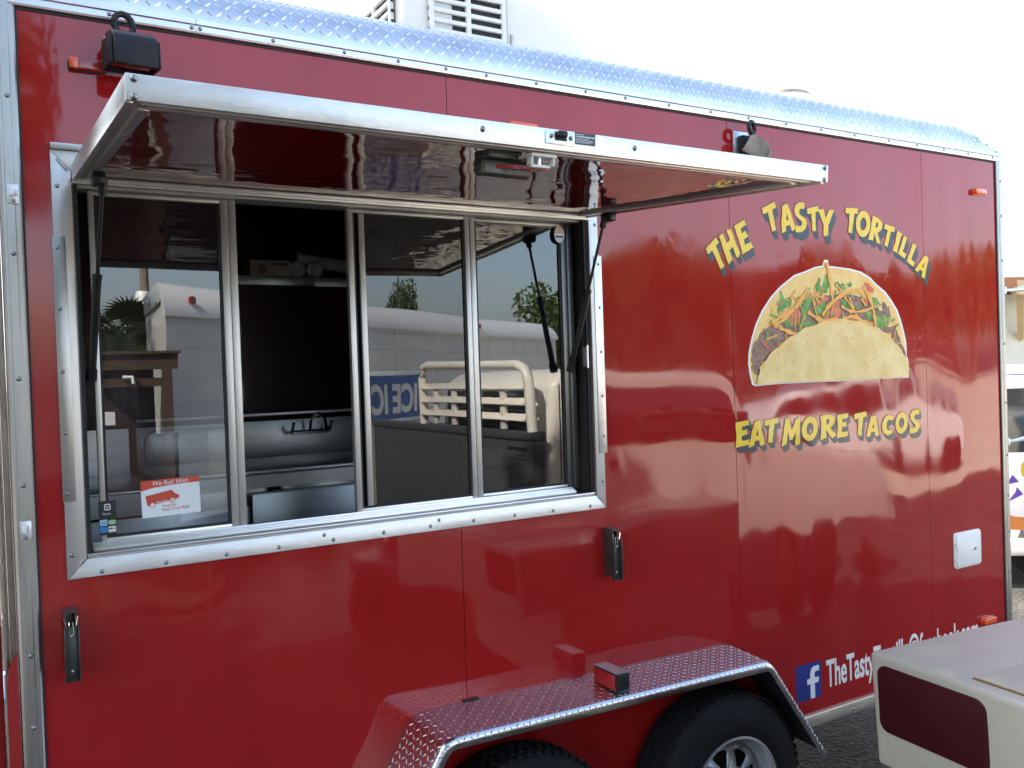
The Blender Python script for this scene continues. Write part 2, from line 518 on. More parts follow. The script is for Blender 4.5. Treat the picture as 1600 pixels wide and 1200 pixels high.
# ------------------------------------------------------------------ ground
def sheet(name, x0, x1, y0, y1, z, m, label=None):
    mb = MB().add([(x0, y0, z), (x1, y0, z), (x1, y1, z), (x0, y1, z)], [(0, 1, 2, 3)])
    o = P(name, mb, m, smooth=0, fix=False)
    o['kind'] = 'structure'
    return o
sheet('asphalt_lot', -400, 400, -400, 400, 0.0, 'asphalt')
sheet('concrete_apron', 4.2, 70, -60, -5.6, 0.012, 'concrete')

# ------------------------------------------------------------------ the food trailer
T = thing('food_trailer', 'red concession trailer with open serving window, taco picture and raised awning hatch', 'food trailer', (2.18, 1.2, 0))
XL, XR, ZB, ZT = 0.084, 4.283, 0.436, 2.846      # red skin limits
HX0, HX1, HZ0, HZ1 = 0.195, 1.812, 1.452, 2.445  # window opening
SEAMS = [XL, 1.279, 2.4925, 3.702, XR]
g = 0.0012
for i in range(4):
    a, b = SEAMS[i]+(g if i else 0), SEAMS[i+1]-(g if i < 3 else 0)
    mb = MB()
    Y0, Y1 = 0.0, 0.018
    if i == 0:
        poly = [(a, ZB), (b, ZB), (b, HZ0), (HX0, HZ0), (HX0, HZ1), (b, HZ1), (b, ZT), (a, ZT)]
    elif i == 1:
        poly = [(a, ZB), (b, ZB), (b, ZT), (a, ZT), (a, HZ1), (HX1, HZ1), (HX1, HZ0), (a, HZ0)]
    else:
        poly = [(a, ZB), (b, ZB), (b, ZT), (a, ZT)]
    mb.prism_y(poly, Y0, Y1)
    P('side_panel', mb, 'red', T, smooth=0)
# dark seam backing and structural wall behind the skin
mb = MB()
mb.box(XL, HX0, 0.020, 0.05, ZB, ZT).box(HX1, XR, 0.020, 0.05, ZB, ZT).box(HX0, HX1, 0.020, 0.05, ZB, HZ0-0.002).box(HX0, HX1, 0.020, 0.05, HZ1+0.002, ZT)
P('wall_core', mb, 'rubber', T)
# remaining shell
mb = MB()
mb.box(0.05, 4.31, 2.36, 2.40, 0.42, 2.95)
mb.box(0.05, 0.084, 0.05, 2.36, 0.42, 2.95)
mb.box(4.283, 4.318, 0.05, 2.36, 0.42, 2.95)
P('end_and_rear_wall', mb, 'red_plain', T)
P('floor_pan', MB().box(0.085, 4.282, 0.052, 2.358, 0.50, 0.60), 'dark', T)
for y in (0.10, 2.2):
    P('frame_rail', MB().box(0.3, 4.2, y, y+0.06, 0.36, 0.498), 'rubber', T)
P('roof', MB().box(0.06, 4.20, 0.40, 2.40, 2.98, 3.018), 'white', T)
P('ceiling_lining', MB().box(0.086, 4.28, 0.052, 2.358, 2.83, 2.86), 'dark', T)

# roof rail with screws
rail = P('roof_rail', MB().prism_x([(0.0, 2.846), (-0.010, 2.848), (-0.012, 2.853), (-0.012, 2.868), (-0.016, 2.871), (-0.016, 2.884), (0.0, 2.890)], 0.06, 0.515)
         .prism_x([(0.0, 2.846), (-0.010, 2.848), (-0.012, 2.853), (-0.012, 2.868), (-0.016, 2.871), (-0.016, 2.884), (0.0, 2.890)], 0.5165, 4.300), 'alu', T, smooth=20)
scr = MB().lathe_y([(0.0, -0.0045), (0.003, -0.004), (0.0052, -0.0022), (0.0062, 0.0), (0.0072, 0.0006)], 0, 0, 10)
scr_me = make_mesh('screw', scr, 'screw', smooth=60)
def screws(parent, pts, y=0.0, s=1.0):
    for (x, z) in pts:
        o = bpy.data.objects.new('screw', scr_me)
        COL.objects.link(o); o.parent = parent
        o.location = (x, y, z)
        o.scale = (s, s, s)
        o.rotation_euler = (0, random.random()*6, 0)
screws(rail, [(x, 2.861) for x in (0.30, 0.505, 0.527, 0.727, 0.939, 1.112, 1.275, 1.421, 1.613, 1.816, 1.99, 2.193, 2.40, 2.60, 2.81, 3.02, 3.23, 3.46, 3.66, 3.86, 4.05, 4.25)], -0.012)
P('caulk_line', MB().box(0.086, 4.282, -0.003, 0.0, 2.840, 2.846), 'rubber', T)

# diamond-plate roof edge: quarter round then flat
RR = 0.14
def plate_pt(x, s, h=0.0):
    r = RR
    xe = 4.300
    if x > xe-0.22:
        q = min(1.0, (x-(xe-0.22))/0.22)
        r = RR*max(0.25, 1-0.75*q**2.2)
    arc = r*math.pi/2
    if s < arc:
        a = s/r
        n = Vector((0, -math.cos(a), math.sin(a)))
        p = Vector((x, r-0.002-r*math.cos(a), 2.889+r*math.sin(a)))
    else:
        n = Vector((0, 0, 1)); p = Vector((x, r-0.002+(s-arc), 2.889+r))
    return p+n*h
def plate_piece(x0, x1):
    mb = MB()
    xs = [x0+(x1-x0)*i/40 for i in range(41)]
    ss = [RR*math.pi/2*i/12 for i in range(13)]+[RR*math.pi/2+0.14, RR*math.pi/2+0.28]
    n = len(ss)
    for x in xs:
        for s in ss:
            mb.v.append(tuple(plate_pt(x, s)))
    for i in range(40):
        for j in range(n-1):
            mb.f.append((i*n+j, (i+1)*n+j, (i+1)*n+j+1, i*n+j+1))
    return mb
def lugs(fn, u0, u1, v0, v1, pitch, L=0.026, W=0.0065, H=0.0016, skip=None):
    mb = MB()
    nu, nv = int((u1-u0)/pitch), int((v1-v0)/pitch)
    for i in range(nu):
        for j in range(nv):
            u, v = u0+(i+0.5)*pitch, v0+(j+0.5)*pitch
            if skip and skip(u, v): continue
            a = R(45) if (i+j) % 2 else R(-45)
            du, dv = math.cos(a), math.sin(a)
            q = lambda l, w, h: fn(u+du*l-dv*w, v+dv*l+du*w, h)
            h0 = 0.00015
            mb.add([q(-L/2, 0, h0), q(-L/5, -W/2, h0), q(L/5, -W/2, h0), q(L/2, 0, h0), q(L/5, W/2, h0), q(-L/5, W/2, h0), q(-L/4, 0, H), q(L/4, 0, H)],
                   [(0, 1, 6), (1, 2, 7, 6), (2, 3, 7), (3, 4, 7), (4, 5, 6, 7), (5, 0, 6)])
    return mb
rp = P('roof_edge_plate', plate_piece(0.06, 4.298), 'plate', T, smooth=50)
P('tread', lugs(plate_pt, 0.065, 4.27, 0.012, 0.36, 0.0265), 'lug', rp, smooth=0, kind='stuff')

# corner trims
def corner(name, x0, x1, side):
    mb = MB()
    s = 1 if side > 0 else -1
    xa, xb = (x0, x1)
    if side > 0:      # left corner: flange runs to the right, rounded nose on the left
        mb.prism_z([(xb, 0.0), (xb, -0.006), (xb-0.004, -0.010), (xb-0.014, -0.010), (xb-0.016, -0.0135), (xb-0.034, -0.0135), (xb-0.036, -0.010), (xa+0.008, -0.010), (xa+0.002, -0.005), (xa, 0.004), (xa, 0.06), (xa+0.004, 0.06), (xa+0.005, 0.0)], 0.36, 2.90)
    else:
        mb.prism_z([(xa, 0.0), (xa, -0.006), (xa+0.003, -0.009), (xa+0.016, -0.009), (xa+0.018, -0.012), (xa+0.034, -0.012), (xb-0.006, -0.008), (xb-0.001, -0.002), (xb, 0.006), (xb, 0.06), (xb-0.004, 0.06), (xb-0.005, 0.0)], 0.36, 2.90)
    return P(name, mb, 'alu_v', T, smooth=25)
ct = corner('corner_trim', 0.034, 0.083, 1)
screws(ct, [(0.060, z) for z in (2.62, 2.23, 1.92, 1.655, 1.23, 1.05, 0.85, 0.62)], -0.013, 1.05)
ct2 = corner('corner_trim', 4.284, 4.336, -1)
screws(ct2, [(4.312, z) for z in (2.75, 2.58, 2.36, 1.95, 1.66, 1.40, 1.20, 1.02, 0.82, 0.62)], -0.012)
P('seal', MB().box(0.0835, 0.088, -0.0045, 0.0, ZB, 2.84), 'rubber', ct)
P('seal', MB().box(4.279, 4.2835, -0.0045, 0.0, ZB, 2.84), 'rubber', ct2)
# bottom trim
bt = P('bottom_trim', MB().prism_x([(0.0, 0.437), (-0.010, 0.435), (-0.012, 0.428), (-0.012, 0.384), (-0.008, 0.378), (0.03, 0.378), (0.03, 0.437)], 0.084, 4.283), 'alu', T, smooth=20)
screws(bt, [(x, 0.405) for x in (0.4, 0.8, 2.75, 3.12, 3.5, 3.9)], -0.012)
# trim latch keepers on the left corner
def keeper(x, z):
    k = P('latch_keeper', MB().box(x-0.012, x+0.014, -0.017, -0.0136, z-0.024, z+0.024), 'alu_worn', T, bevel=0.004)
    P('keeper_tongue', MB().box(x-0.008, x+0.004, -0.026, -0.0172, z-0.006, z+0.016).box(x+0.006, x+0.011, -0.024, -0.0172, z-0.004, z+0.012), 'white', k, bevel=0.002)
    screws(k, [(x+0.001, z-0.017)], -0.017, 0.8)
    return k
keeper(0.063, 2.377)
keeper(0.060, 1.543)
# open front door edge and hinge strip beside the left corner
de = P('door_frame_post', MB().box(0.018, 0.0325, 0.02, 0.075, 0.42, 2.90), 'hinge', T, bevel=0.002)
hs = P('piano_hinge', MB().box(0.004, 0.0165, 0.02, 0.032, 0.75, 2.88), 'hinge', T, bevel=0.001)
for k in range(15):
    z = 0.78+k*0.14
    P('hinge_knuckle', MB().tube([(0.0065, 0.016, z), (0.0065, 0.016, z+0.125)], 0.0055, 10), 'hinge', hs)
P('door_skin', MB().box(-0.030, -0.001, 0.10, 0.95, 0.62, 2.86), 'red_plain', T, bevel=0.003)
bp = MB().prism_y([(0.006, 0.40), (0.0315, 0.40), (0.0315, 1.235), (0.022, 1.225), (0.012, 1.20), (0.006, 1.16)], -0.006, 0.016)
P('red_corner_guard', bp, 'red_plain', T, smooth=30)

# ---------------------------------------------------------------- window surround
WF = []
y0, y1 = -0.010, 0.0
def quadbox(p, name='window_surround', m='alu_worn', ya=-0.009, yb=0.0, bev=0.0015):
    return P(name, MB().prism_y(p, ya, yb), m, T, bevel=bev)
ox0, ox1, oz0, oz1 = 0.149, 1.850, 1.405, 2.497
e = 0.0006
fb = quadbox([(ox0+e, oz0), (ox1-e, oz0), (HX1-e, HZ0), (HX0+e, HZ0)])
fl = quadbox([(ox0, oz0+e), (HX0, HZ0+e), (HX0, HZ1-e), (ox0, oz1-e)], m='mullion')
fr_ = quadbox([(ox1, oz0+e), (ox1, oz1-e), (HX1, HZ1-e), (HX1, HZ0+e)], m='mullion')
ft = quadbox([(ox0+e, oz1), (HX0+e, HZ1), (HX1-e, HZ1), (ox1-e, oz1)])
P('drip_cap', MB().box(0.150, 1.848, -0.022, -0.0002, 2.4985, 2.513), 'alu', T, bevel=0.002)
screws(fb, [(0.229, 1.416), (0.386, 1.417), (0.544, 1.417), (0.824, 1.436), (0.851, 1.419), (1.01, 1.421), (1.167, 1.421), (1.197, 1.437), (1.32, 1.421), (1.474, 1.420), (1.626, 1.419), (1.781, 1.418), (0.69, 1.418)], -0.0095, 0.85)
screws(fl, [(0.162, z) for z in (1.467, 2.406)], -0.0095, 0.85)
screws(fr_, [(1.838, z) for z in (1.50, 2.40)], -0.0095, 0.85)
sl = P('cover_strip', MB().box(0.146, 0.176, -0.0125, -0.0095, 1.604, 2.278), 'alu_v', T, bevel=0.001)
screws(sl, [(0.157, z) for z in (1.625, 1.779, 1.935, 2.094, 2.249)], -0.0125, 0.85)
sr = P('cover_strip', MB().box(1.827, 1.860, -0.0125, -0.0095, 1.600, 2.292), 'alu', T, bevel=0.001)
screws(sr, [(1.846, z) for z in (1.66, 1.80, 1.955, 2.11, 2.262)], -0.0125, 0.85)
# weld beads at the lower mitres
P('weld_bead', MB().tube([(0.190, -0.0095, 1.452), (0.183, -0.010, 1.446), (0.176, -0.0095, 1.436)], 0.003, 6), 'alu_dull', fb)
P('weld_bead', MB().tube([(1.815, -0.0095, 1.449), (1.822, -0.010, 1.442), (1.829, -0.0095, 1.434)], 0.003, 6), 'alu_dull', fb)
P('weld_bead', MB().tube([(0.163, -0.0095, 2.474), (0.176, -0.011, 2.458), (0.187, -0.0095, 2.446)], 0.003, 6), 'alu_dull', fl)

# jambs, sill and sliding tracks
P('jamb', MB().box(HX0+0.001, HX0+0.004, 0.0005, 0.12, HZ0, HZ1).box(HX1-0.004, HX1-0.001, 0.0005, 0.12, HZ0, HZ1).box(HX0+0.005, HX1-0.005, 0.0005, 0.12, HZ1-0.004, HZ1-0.001), 'jamb', T)
P('jamb_seal', MB().box(HX0+0.0045, HX0+0.014, 0.004, 0.020, HZ0+0.006, HZ1-0.006), 'rubber', T)
P('jamb_seal', MB().box(HX1-0.014, HX1-0.0045, 0.004, 0.020, HZ0+0.006, HZ1-0.006), 'rubber', T)
sill = P('window_sill', MB().box(HX0+0.001, HX1-0.001, 0.0005, 0.12, HZ0-0.004, HZ0+0.004), 'alu_dull', T)
P('sill_lip', MB().box(HX0+0.002, HX1-0.002, -0.004, 0.006, HZ0+0.0042, HZ0+0.012), 'alu', sill, bevel=0.002)
P('sill_gasket', MB().box(HX0+0.002, HX1-0.002, 0.0065, 0.022, HZ0+0.0042, HZ0+0.007), 'rubber', sill)
tr = MB()
for k, (ya, yb, zt) in enumerate([(0.024, 0.029, 0.020), (0.0305, 0.036, 0.0235), (0.0375, 0.044, 0.0265), (0.046, 0.053, 0.031)]):
    tr.box(0.214, 1.748, ya, yb, HZ0+0.0042, HZ0+zt)
P('window_track', tr, 'alu', T, bevel=0.001)
P('head_track', MB().box(0.21, 1.80, 0.024, 0.10, 2.412, 2.440), 'alu_dull', T)
GZ0, GZ1 = 1.487, 2.410
YS = 0.058
def sash(name, xa, xb, la, lb, ra, rb, y, gmat, bottom='alu', rmat='mullion', lmat='mullion'):
    """la..lb left stile, ra..rb right stile, glass between"""
    s = P(name, MB().box(la, lb, y-0.010, y+0.012, GZ0-0.012, GZ1), lmat, T, bevel=0.0012)
    mid = (ra+rb)/2
    P('stile', MB().box(ra, mid-0.001, y-0.011, y+0.012, GZ0-0.012, GZ1).box(mid-0.001, mid+0.001, y-0.008, y+0.012, GZ0-0.012, GZ1).box(mid+0.001, rb, y-0.011, y+0.012, GZ0-0.012, GZ1), rmat, s, bevel=0.0012)
    P('rail', MB().box(lb, ra, y-0.009, y+0.012, GZ0-0.012, GZ0+0.004), bottom, s, bevel=0.001)
    P('rail', MB().box(lb, ra, y-0.009, y+0.012, GZ1-0.010, GZ1), 'alu_dull', s, bevel=0.001)
    P('gasket', MB().box(lb, lb+0.007, y-0.006, y+0.006, GZ0+0.004, GZ1-0.01).box(ra-0.007, ra, y-0.006, y+0.006, GZ0+0.004, GZ1-0.01).box(lb+0.007, ra-0.007, y-0.006, y+0.006, GZ0+0.004, GZ0+0.010), 'rubber', s)
    gm = MB().add([(lb, y, GZ0), (ra, y, GZ0), (ra, y, GZ1), (lb, y, GZ1)], [(0, 1, 2, 3)])
    gm.add([(lb, y+0.004, GZ0), (ra, y+0.004, GZ0), (ra, y+0.004, GZ1), (lb, y+0.004, GZ1)], [(3, 2, 1, 0)])
    P('pane', gm, gmat, s, smooth=0, fix=False)
    return s
s1 = sash('window_sash', 0, 0, 0.236, 0.250, 0.575, 0.617, YS, 'glass')
s3 = sash('window_sash', 0, 0, 0.950, 0.968, 1.352, 1.388, YS, 'glass_screen')
s4 = sash('window_sash', 0, 0, 1.395, 1.400, 1.742, 1.790, YS+0.018, 'glass', rmat='jamb')
# meeting stile behind the opening, dark gap and second stile
P('stile', MB().box(0.988, 1.006, YS-0.006, YS+0.008, GZ0-0.008, GZ1-0.012), 'mullion', s3, bevel=0.001)
P('stile', MB().box(0.970, 0.986, YS, YS+0.010, GZ0-0.008, GZ1-0.012), 'rubber', s3)
P('stile', MB().box(1.318, 1.350, YS+0.006, YS+0.012, GZ0, GZ1-0.012), 'rubber', s3)
P('opening_track', MB().box(0.618, 0.948, 0.060, 0.070, HZ0+0.004, HZ0+0.030), 'alu', T, bevel=0.001)
# insect-screen hinge clip on the right jamb
hc = P('jamb_hinge', MB().box(1.795, 1.806, 0.004, 0.03, 1.905, 1.975), 'alu_dull', T, bevel=0.001)
P('hinge_knuckle', MB().tube([(1.797, 0.000, 1.90), (1.797, 0.000, 1.98)], 0.004, 8), 'alu', hc)

# ---------------------------------------------------------------- stickers on the glass
def arcpoly(x0, z0, x1, z1, r, n=5):
    out = []
    for cx, cz, a in ((x1-r, z1-r, 0), (x0+r, z1-r, 90), (x0+r, z0+r, 180), (x1-r, z0+r, 270)):
        for k in range(n+1):
            t = R(a+90*k/n)
            out.append((cx+r*math.cos(t), cz+r*math.sin(t)))
    return out
def circ(cx, cz, r, n=24, rz=None):
    return [(cx+r*math.cos(2*math.pi*k/n), cz+(rz or r)*math.sin(2*math.pi*k/n)) for k in range(n)]
def rotp(pl, cx, cz, a):
    c, s = math.cos(a), math.sin(a)
    return [(cx+(x-cx)*c-(z-cz)*s, cz+(x-cx)*s+(z-cz)*c) for x, z in pl]
YG = YS-0.0012
cx, cz, ra = 0.415, 1.583, R(1.0)
rr = lambda pl: [rotp(p, cx, cz, ra) for p in pl]
st = dec('rally_sticker', flat(rr([arcpoly(0.339, 1.533, 0.492, 1.634, 0.003)]), YG), 'st_white', s1)
def sub(mb, m, parent, name='print'):
    return dec(name, mb, m, parent)
# (third level is the limit, so the print of the sticker sits beside it as parts of the same sash)
sub(flat(rr([[(0.339, 1.606), (0.37, 1.613), (0.43, 1.6175), (0.492, 1.618), (0.492, 1.634), (0.339, 1.634)]]), YG-0.0003), 'st_red', s1, 'sticker_band')
sub(text_mb('We Roll With', 0.0125, YG-0.0006, 0.367, 1.6175, sx=0.92, rot=R(1.5), shear=0.25), 'st_white', s1, 'sticker_lettering')
sub(flat([rotp(p, 0.39, 1.58, R(10)) for p in [[(0.352, 1.570), (0.362, 1.570), (0.428, 1.570), (0.436, 1.571), (0.437, 1.580), (0.429, 1.585), (0.421, 1.598), (0.352, 1.598)]]], YG-0.0003), 'st_red', s1, 'sticker_truck')
for wx, wz in ((0.367, 1.5655), (0.4185, 1.5745)):
    sub(flat([circ(wx, wz, 0.0075)], YG-0.0005), 'st_red', s1, 'sticker_truck_wheel')
    sub(flat([circ(wx, wz, 0.0058)], YG-0.0008), 'st_white', s1, 'sticker_truck_wheel')
sub(flat([circ(0.4185, 1.5745, 0.0026)], YG-0.0011), 'st_red', s1, 'sticker_truck_wheel')
sub(text_mb('tbftr.com', 0.0055, YG-0.0006, 0.376, 1.569, rot=R(10)), 'st_white', s1, 'sticker_lettering')
sub(text_mb('Tampa Bay', 0.0058, YG-0.0006, 0.391, 1.5585, rot=R(1.5)), 'st_red', s1, 'sticker_lettering')
sub(text_mb('Food Truck Rally', 0.0085, YG-0.0006, 0.391, 1.5465, sx=0.86, rot=R(1.5)), 'st_red', s1, 'sticker_lettering')
# payment sticker
dec('payment_sticker', flat([arcpoly(0.232, 1.500, 0.274, 1.590, 0.003)], 0.0450), 'vblack', s1)
YQ = 0.0445
sub(flat([arcpoly(0.2455, 1.5655, 0.2610, 1.5825, 0.0035), arcpoly(0.2482, 1.5685, 0.2583, 1.5795, 0.0015)], YQ), 'st_white', s1, 'sticker_emblem')
sub(flat([arcpoly(0.2513, 1.5718, 0.2552, 1.5762, 0.0008)], YQ), 'st_white', s1, 'sticker_emblem')
sub(text_mb('Square', 0.0058, YQ, 0.2405, 1.5540, sx=0.9), 'st_white', s1, 'sticker_lettering')
for (a, b, c, d, m) in ((0.2335, 1.525, 0.2520, 1.541, 'st_lblue'), (0.2540, 1.525, 0.2725, 1.541, 'vblack'), (0.2335, 1.5065, 0.2520, 1.5225, 'st_blue'), (0.2540, 1.5065, 0.2725, 1.5225, 'st_white')):
    sub(flat([arcpoly(a, b, c, d, 0.0015)], YQ), m, s1, 'sticker_card')
sub(text_mb('VISA', 0.0065, YQ-0.0004, 0.2355, 1.5295, sx=0.9, shear=0.2), 'st_blue', s1, 'sticker_lettering')
sub(flat([circ(0.2600, 1.533, 0.0062)], YQ-0.0004), 'st_green', s1, 'sticker_card')
sub(flat([circ(0.2668, 1.533, 0.0062)], YQ-0.0007), 'st_green', s1, 'sticker_card')
sub(flat([arcpoly(0.2555, 1.5145, 0.2625, 1.5185, 0.0005)], YQ-0.0004), 'navy', s1, 'sticker_card')
sub(flat([arcpoly(0.2640, 1.5135, 0.2710, 1.5180, 0.0005)], YQ-0.0004), 'orange', s1, 'sticker_card')
# round sticker, upper right
dec('round_sticker', flat([circ(1.735, 2.372, 0.021, rz=0.030)], 0.0610), 'st_white', s4)
for k in range(4):
    z = 2.372+0.004+k*0.006
    hw = 0.021*math.sqrt(max(0, 1-((z-2.372)/0.030)**2))*0.9
    sub(flat([[(1.735-hw, z), (1.735-hw/2, z+0.003), (1.735, z), (1.735+hw/2, z+0.003), (1.735+hw, z), (1.735+hw, z+0.003), (1.735+hw/2, z+0.006), (1.735, z+0.003), (1.735-hw/2, z+0.006), (1.735-hw, z+0.003)]], 0.0607), 'orange', s4, 'sticker_wave')
sub(flat([arcpoly(1.719, 2.360, 1.751, 2.367, 0.001)], 0.0607), 'navy', s4, 'sticker_band')

# ---------------------------------------------------------------- awning hatch
HY, HZ = -0.006, 2.432
AW = math.atan2(0.082, 1.03)
AL = 1.03
def aw(p):      # local: x, d (outward), h (up from underside)
    return Vector((p.x, HY-p.y*math.cos(AW)-p.z*math.sin(AW), HZ-0.012-p.y*math.sin(AW)+p.z*math.cos(AW)))
AX0, AX1 = 0.196, 1.804
TH = 0.043
hatch = P('awning_frame', MB().box(AX0, AX1, AL-0.012, AL, 0.002, TH).xform(aw), 'alu_worn', T, bevel=0.0012)
P('side_rail', MB().box(AX0, AX0+0.012, 0.0, AL-0.0125, 0.0, TH).xform(aw), 'alu', hatch, bevel=0.001)
P('side_rail', MB().box(AX1-0.012, AX1, 0.0, AL-0.0125, 0.0, TH).xform(aw), 'alu', hatch, bevel=0.001)
# stepped underside lips
def lips(x0, x1, d0, d1):
    mb = MB()
    mb.box(x0, x1, d0, d1, 0.004, 0.010)
    return mb
und = MB()
und.box(AX0+0.013, AX1-0.013, AL-0.026, AL-0.0125, 0.010, 0.030)
P('underside_channel', und.xform(aw), 'rubber', hatch)
P('underside_trim', MB().box(AX0+0.028, AX1-0.028, AL-0.042, AL-0.027, 0.002, 0.020).xform(aw), 'mullion', hatch, bevel=0.001)
P('underside_trim', MB().box(AX0+0.045, AX1-0.045, AL-0.075, AL-0.058, 0.004, 0.020).xform(aw), 'mullion', hatch, bevel=0.001)
P('underside_trim', MB().box(AX0+0.028, AX1-0.028, AL-0.0575, AL-0.0425, 0.009, 0.020).xform(aw), 'alu_dull', hatch)
for sx in (0, 1):
    xa = (AX0+0.0125, AX0+0.027) if sx == 0 else (AX1-0.027, AX1-0.0125)
    xb = (AX0+0.0275, AX0+0.046) if sx == 0 else (AX1-0.046, AX1-0.0275)
    P('underside_trim', MB().box(xa[0], xa[1], 0.0, AL-0.0265, 0.008, 0.030).xform(aw), 'alu_dull', hatch)
    P('underside_trim', MB().box(xb[0], xb[1], 0.0, AL-0.076, 0.003, 0.020).xform(aw), 'alu', hatch, bevel=0.001)
P('hinge_rail', MB().box(AX0, AX1, -0.004, 0.016, -0.006, 0.010).box(AX0+0.02, AX1-0.02, 0.017, 0.024, 0.000, 0.012).xform(aw), 'mullion', hatch, bevel=0.001)
und = MB()
nx_, nd_ = 24, 16
for i in range(nx_+1):
    for j in range(nd_+1):
        und.v.append(tuple(aw(Vector((AX0+0.03+(AX1-AX0-0.06)*i/nx_, 0.02+(AL-0.07)*j/nd_, 0.013)))))
for i in range(nx_):
    for j in range(nd_):
        k = i*(nd_+1)+j
        und.f.append((k, k+1, k+nd_+2, k+nd_+1))
P('underside_panel', und, 'red_shaded', hatch, smooth=60, fix=False)
P('top_skin', MB().box(AX0+0.013, AX1-0.013, 0.0, AL-0.0125, TH-0.006, TH-0.002).xform(aw), 'red_plain', hatch)
fsc = [(AX0+0.012, 0.036), (AX0+0.012, 0.008), (AX1-0.012, 0.036), (AX1-0.012, 0.008), (0.827, 0.026), (1.196, 0.026)]
for (x, h) in fsc:
    o = bpy.data.objects.new('screw', scr_me); COL.objects.link(o); o.parent = hatch
    o.location = aw(Vector((x, AL, h))); o.scale = (1.0, 1.0, 1.0)
# scribed marks on the fascia
for x in (0.812, 0.845, 1.183, 1.212, 1.352):
    P('scribe_mark', MB().box(x, x+0.0009, AL, AL+0.0003, 0.012, 0.041).xform(aw), 'alu_dull', hatch)
# latch on the fascia
lt = P('latch_plate', MB().box(0.969, 1.040, AL+0.0002, AL+0.003, 0.013, 0.040).xform(aw), 'zinc', T, bevel=0.001)
P('latch_slot', MB().box(0.991, 1.019, AL+0.0031, AL+0.0038, 0.021, 0.038).xform(aw), 'rubber', lt)
P('latch_handle', MB().box(0.992, 1.015, AL+0.0039, AL+0.016, 0.026, 0.0395).xform(aw), 'black', lt, bevel=0.004, seg=3)
for x in (0.982, 1.029):
    o = bpy.data.objects.new('screw', scr_me); COL.objects.link(o); o.parent = lt
    o.location = aw(Vector((x, AL+0.003, 0.029))); o.scale = (0.8,)*3
lp = P('maker_label', MB().box(1.0405, 1.092, AL+0.0002, AL+0.0012, 0.0185, 0.0425).xform(aw), 'navy', T)
for k, (z, w, hh) in enumerate([(0.0385, 0.016, 0.0012), (0.0345, 0.046, 0.0024), (0.0305, 0.030, 0.0010), (0.0278, 0.040, 0.0010), (0.0252, 0.042, 0.0010), (0.0226, 0.034, 0.0010)]):
    x = 1.0437
    while x < 1.0437+w:
        l = random.uniform(0.002, 0.005)
        P('printed_line', MB().box(x, min(x+l, 1.0900), AL+0.0013, AL+0.0015, z-hh/2, z+hh/2).xform(aw), 'st_white', lp)
        x += l+0.0008
# paddle handle and bracket below the fascia
pad = P('latch_bracket', MB().box(0.950, 1.010, AL-0.09, AL-0.018, -0.010, -0.004).box(0.951, 0.955, AL-0.04, AL-0.020, -0.026, -0.0101).box(1.003, 1.007, AL-0.04, AL-0.020, -0.026, -0.0101).box(0.956, 1.002, AL-0.038, AL-0.030, -0.030, -0.024).xform(aw), 'white', T, bevel=0.001)
P('latch_bar', MB().tube([aw(Vector((0.977, AL-0.034, -0.004))), aw(Vector((0.977, AL-0.034, -0.026)))], 0.005, 8), 'alu', pad)
P('latch_paddle', MB().prism_z([(0.868, 0.0), (0.875, 0.030), (0.985, 0.030), (1.0, 0.012), (0.995, 0.0)], -0.045, -0.010).xform(lambda p: aw(Vector((p.x, AL-0.115+p.y, p.z)))), 'bracket', pad, bevel=0.008, seg=3)
P('latch_paddle_cover', MB().prism_z([(0.872, 0.0), (0.88, 0.05), (0.96, 0.05), (0.96, 0.0)], -0.012, 0.006).xform(lambda p: aw(Vector((p.x, AL-0.120+p.y, p.z)))), 'bracket', pad, bevel=0.004)
P('latch_spring_plate', MB().prism_z([(0.905, 0.0), (0.925, 0.012), (1.02, 0.03), (1.02, 0.02), (0.99, 0.0)], -0.030, -0.022).xform(lambda p: aw(Vector((p.x, AL-0.085+p.y, p.z)))), 'red_plain', pad)

# gas struts
def strut(lo, hi):
    lo, hi = Vector(lo), Vector(hi)
    d = hi-lo
    s = P('gas_strut', MB().tube([lo, lo+d*0.52], 0.0105, 12), 'strut', T)
    P('strut_rod', MB().tube([lo+d*0.52, hi], 0.0050, 10), 'strut', s)
    P('strut_end', MB().tube([lo-d*0.03, lo+d*0.03], 0.014, 10), 'strut', s)
    P('strut_end', MB().tube([hi-d*0.06, hi+d*0.01], 0.011, 10), 'strut', s)
    sg = 1 if lo.x < 1 else -1
    P('strut_bracket', MB().box(hi.x-sg*0.026, hi.x+0.004*sg, hi.y-0.035, hi.y+0.022, hi.z-0.012, hi.z+0.020), 'strut', s, bevel=0.008)
    P('strut_collar', MB().tube([lo+d*0.51, lo+d*0.535], 0.0118, 12), 'strut', s)
    return s
gs = strut((0.226, 0.020, 1.925), (0.252, -0.165, 2.392))
P('strut_label', MB().tube([Vector((0.226, 0.020, 1.925))+0.08*Vector((0.026, -0.185, 0.467)), Vector((0.226, 0.020, 1.925))+0.20*Vector((0.026, -0.185, 0.467))], 0.0108, 12), 'vblack', gs)
strut((1.738, 0.020, 1.905), (1.765, -0.165, 2.392))

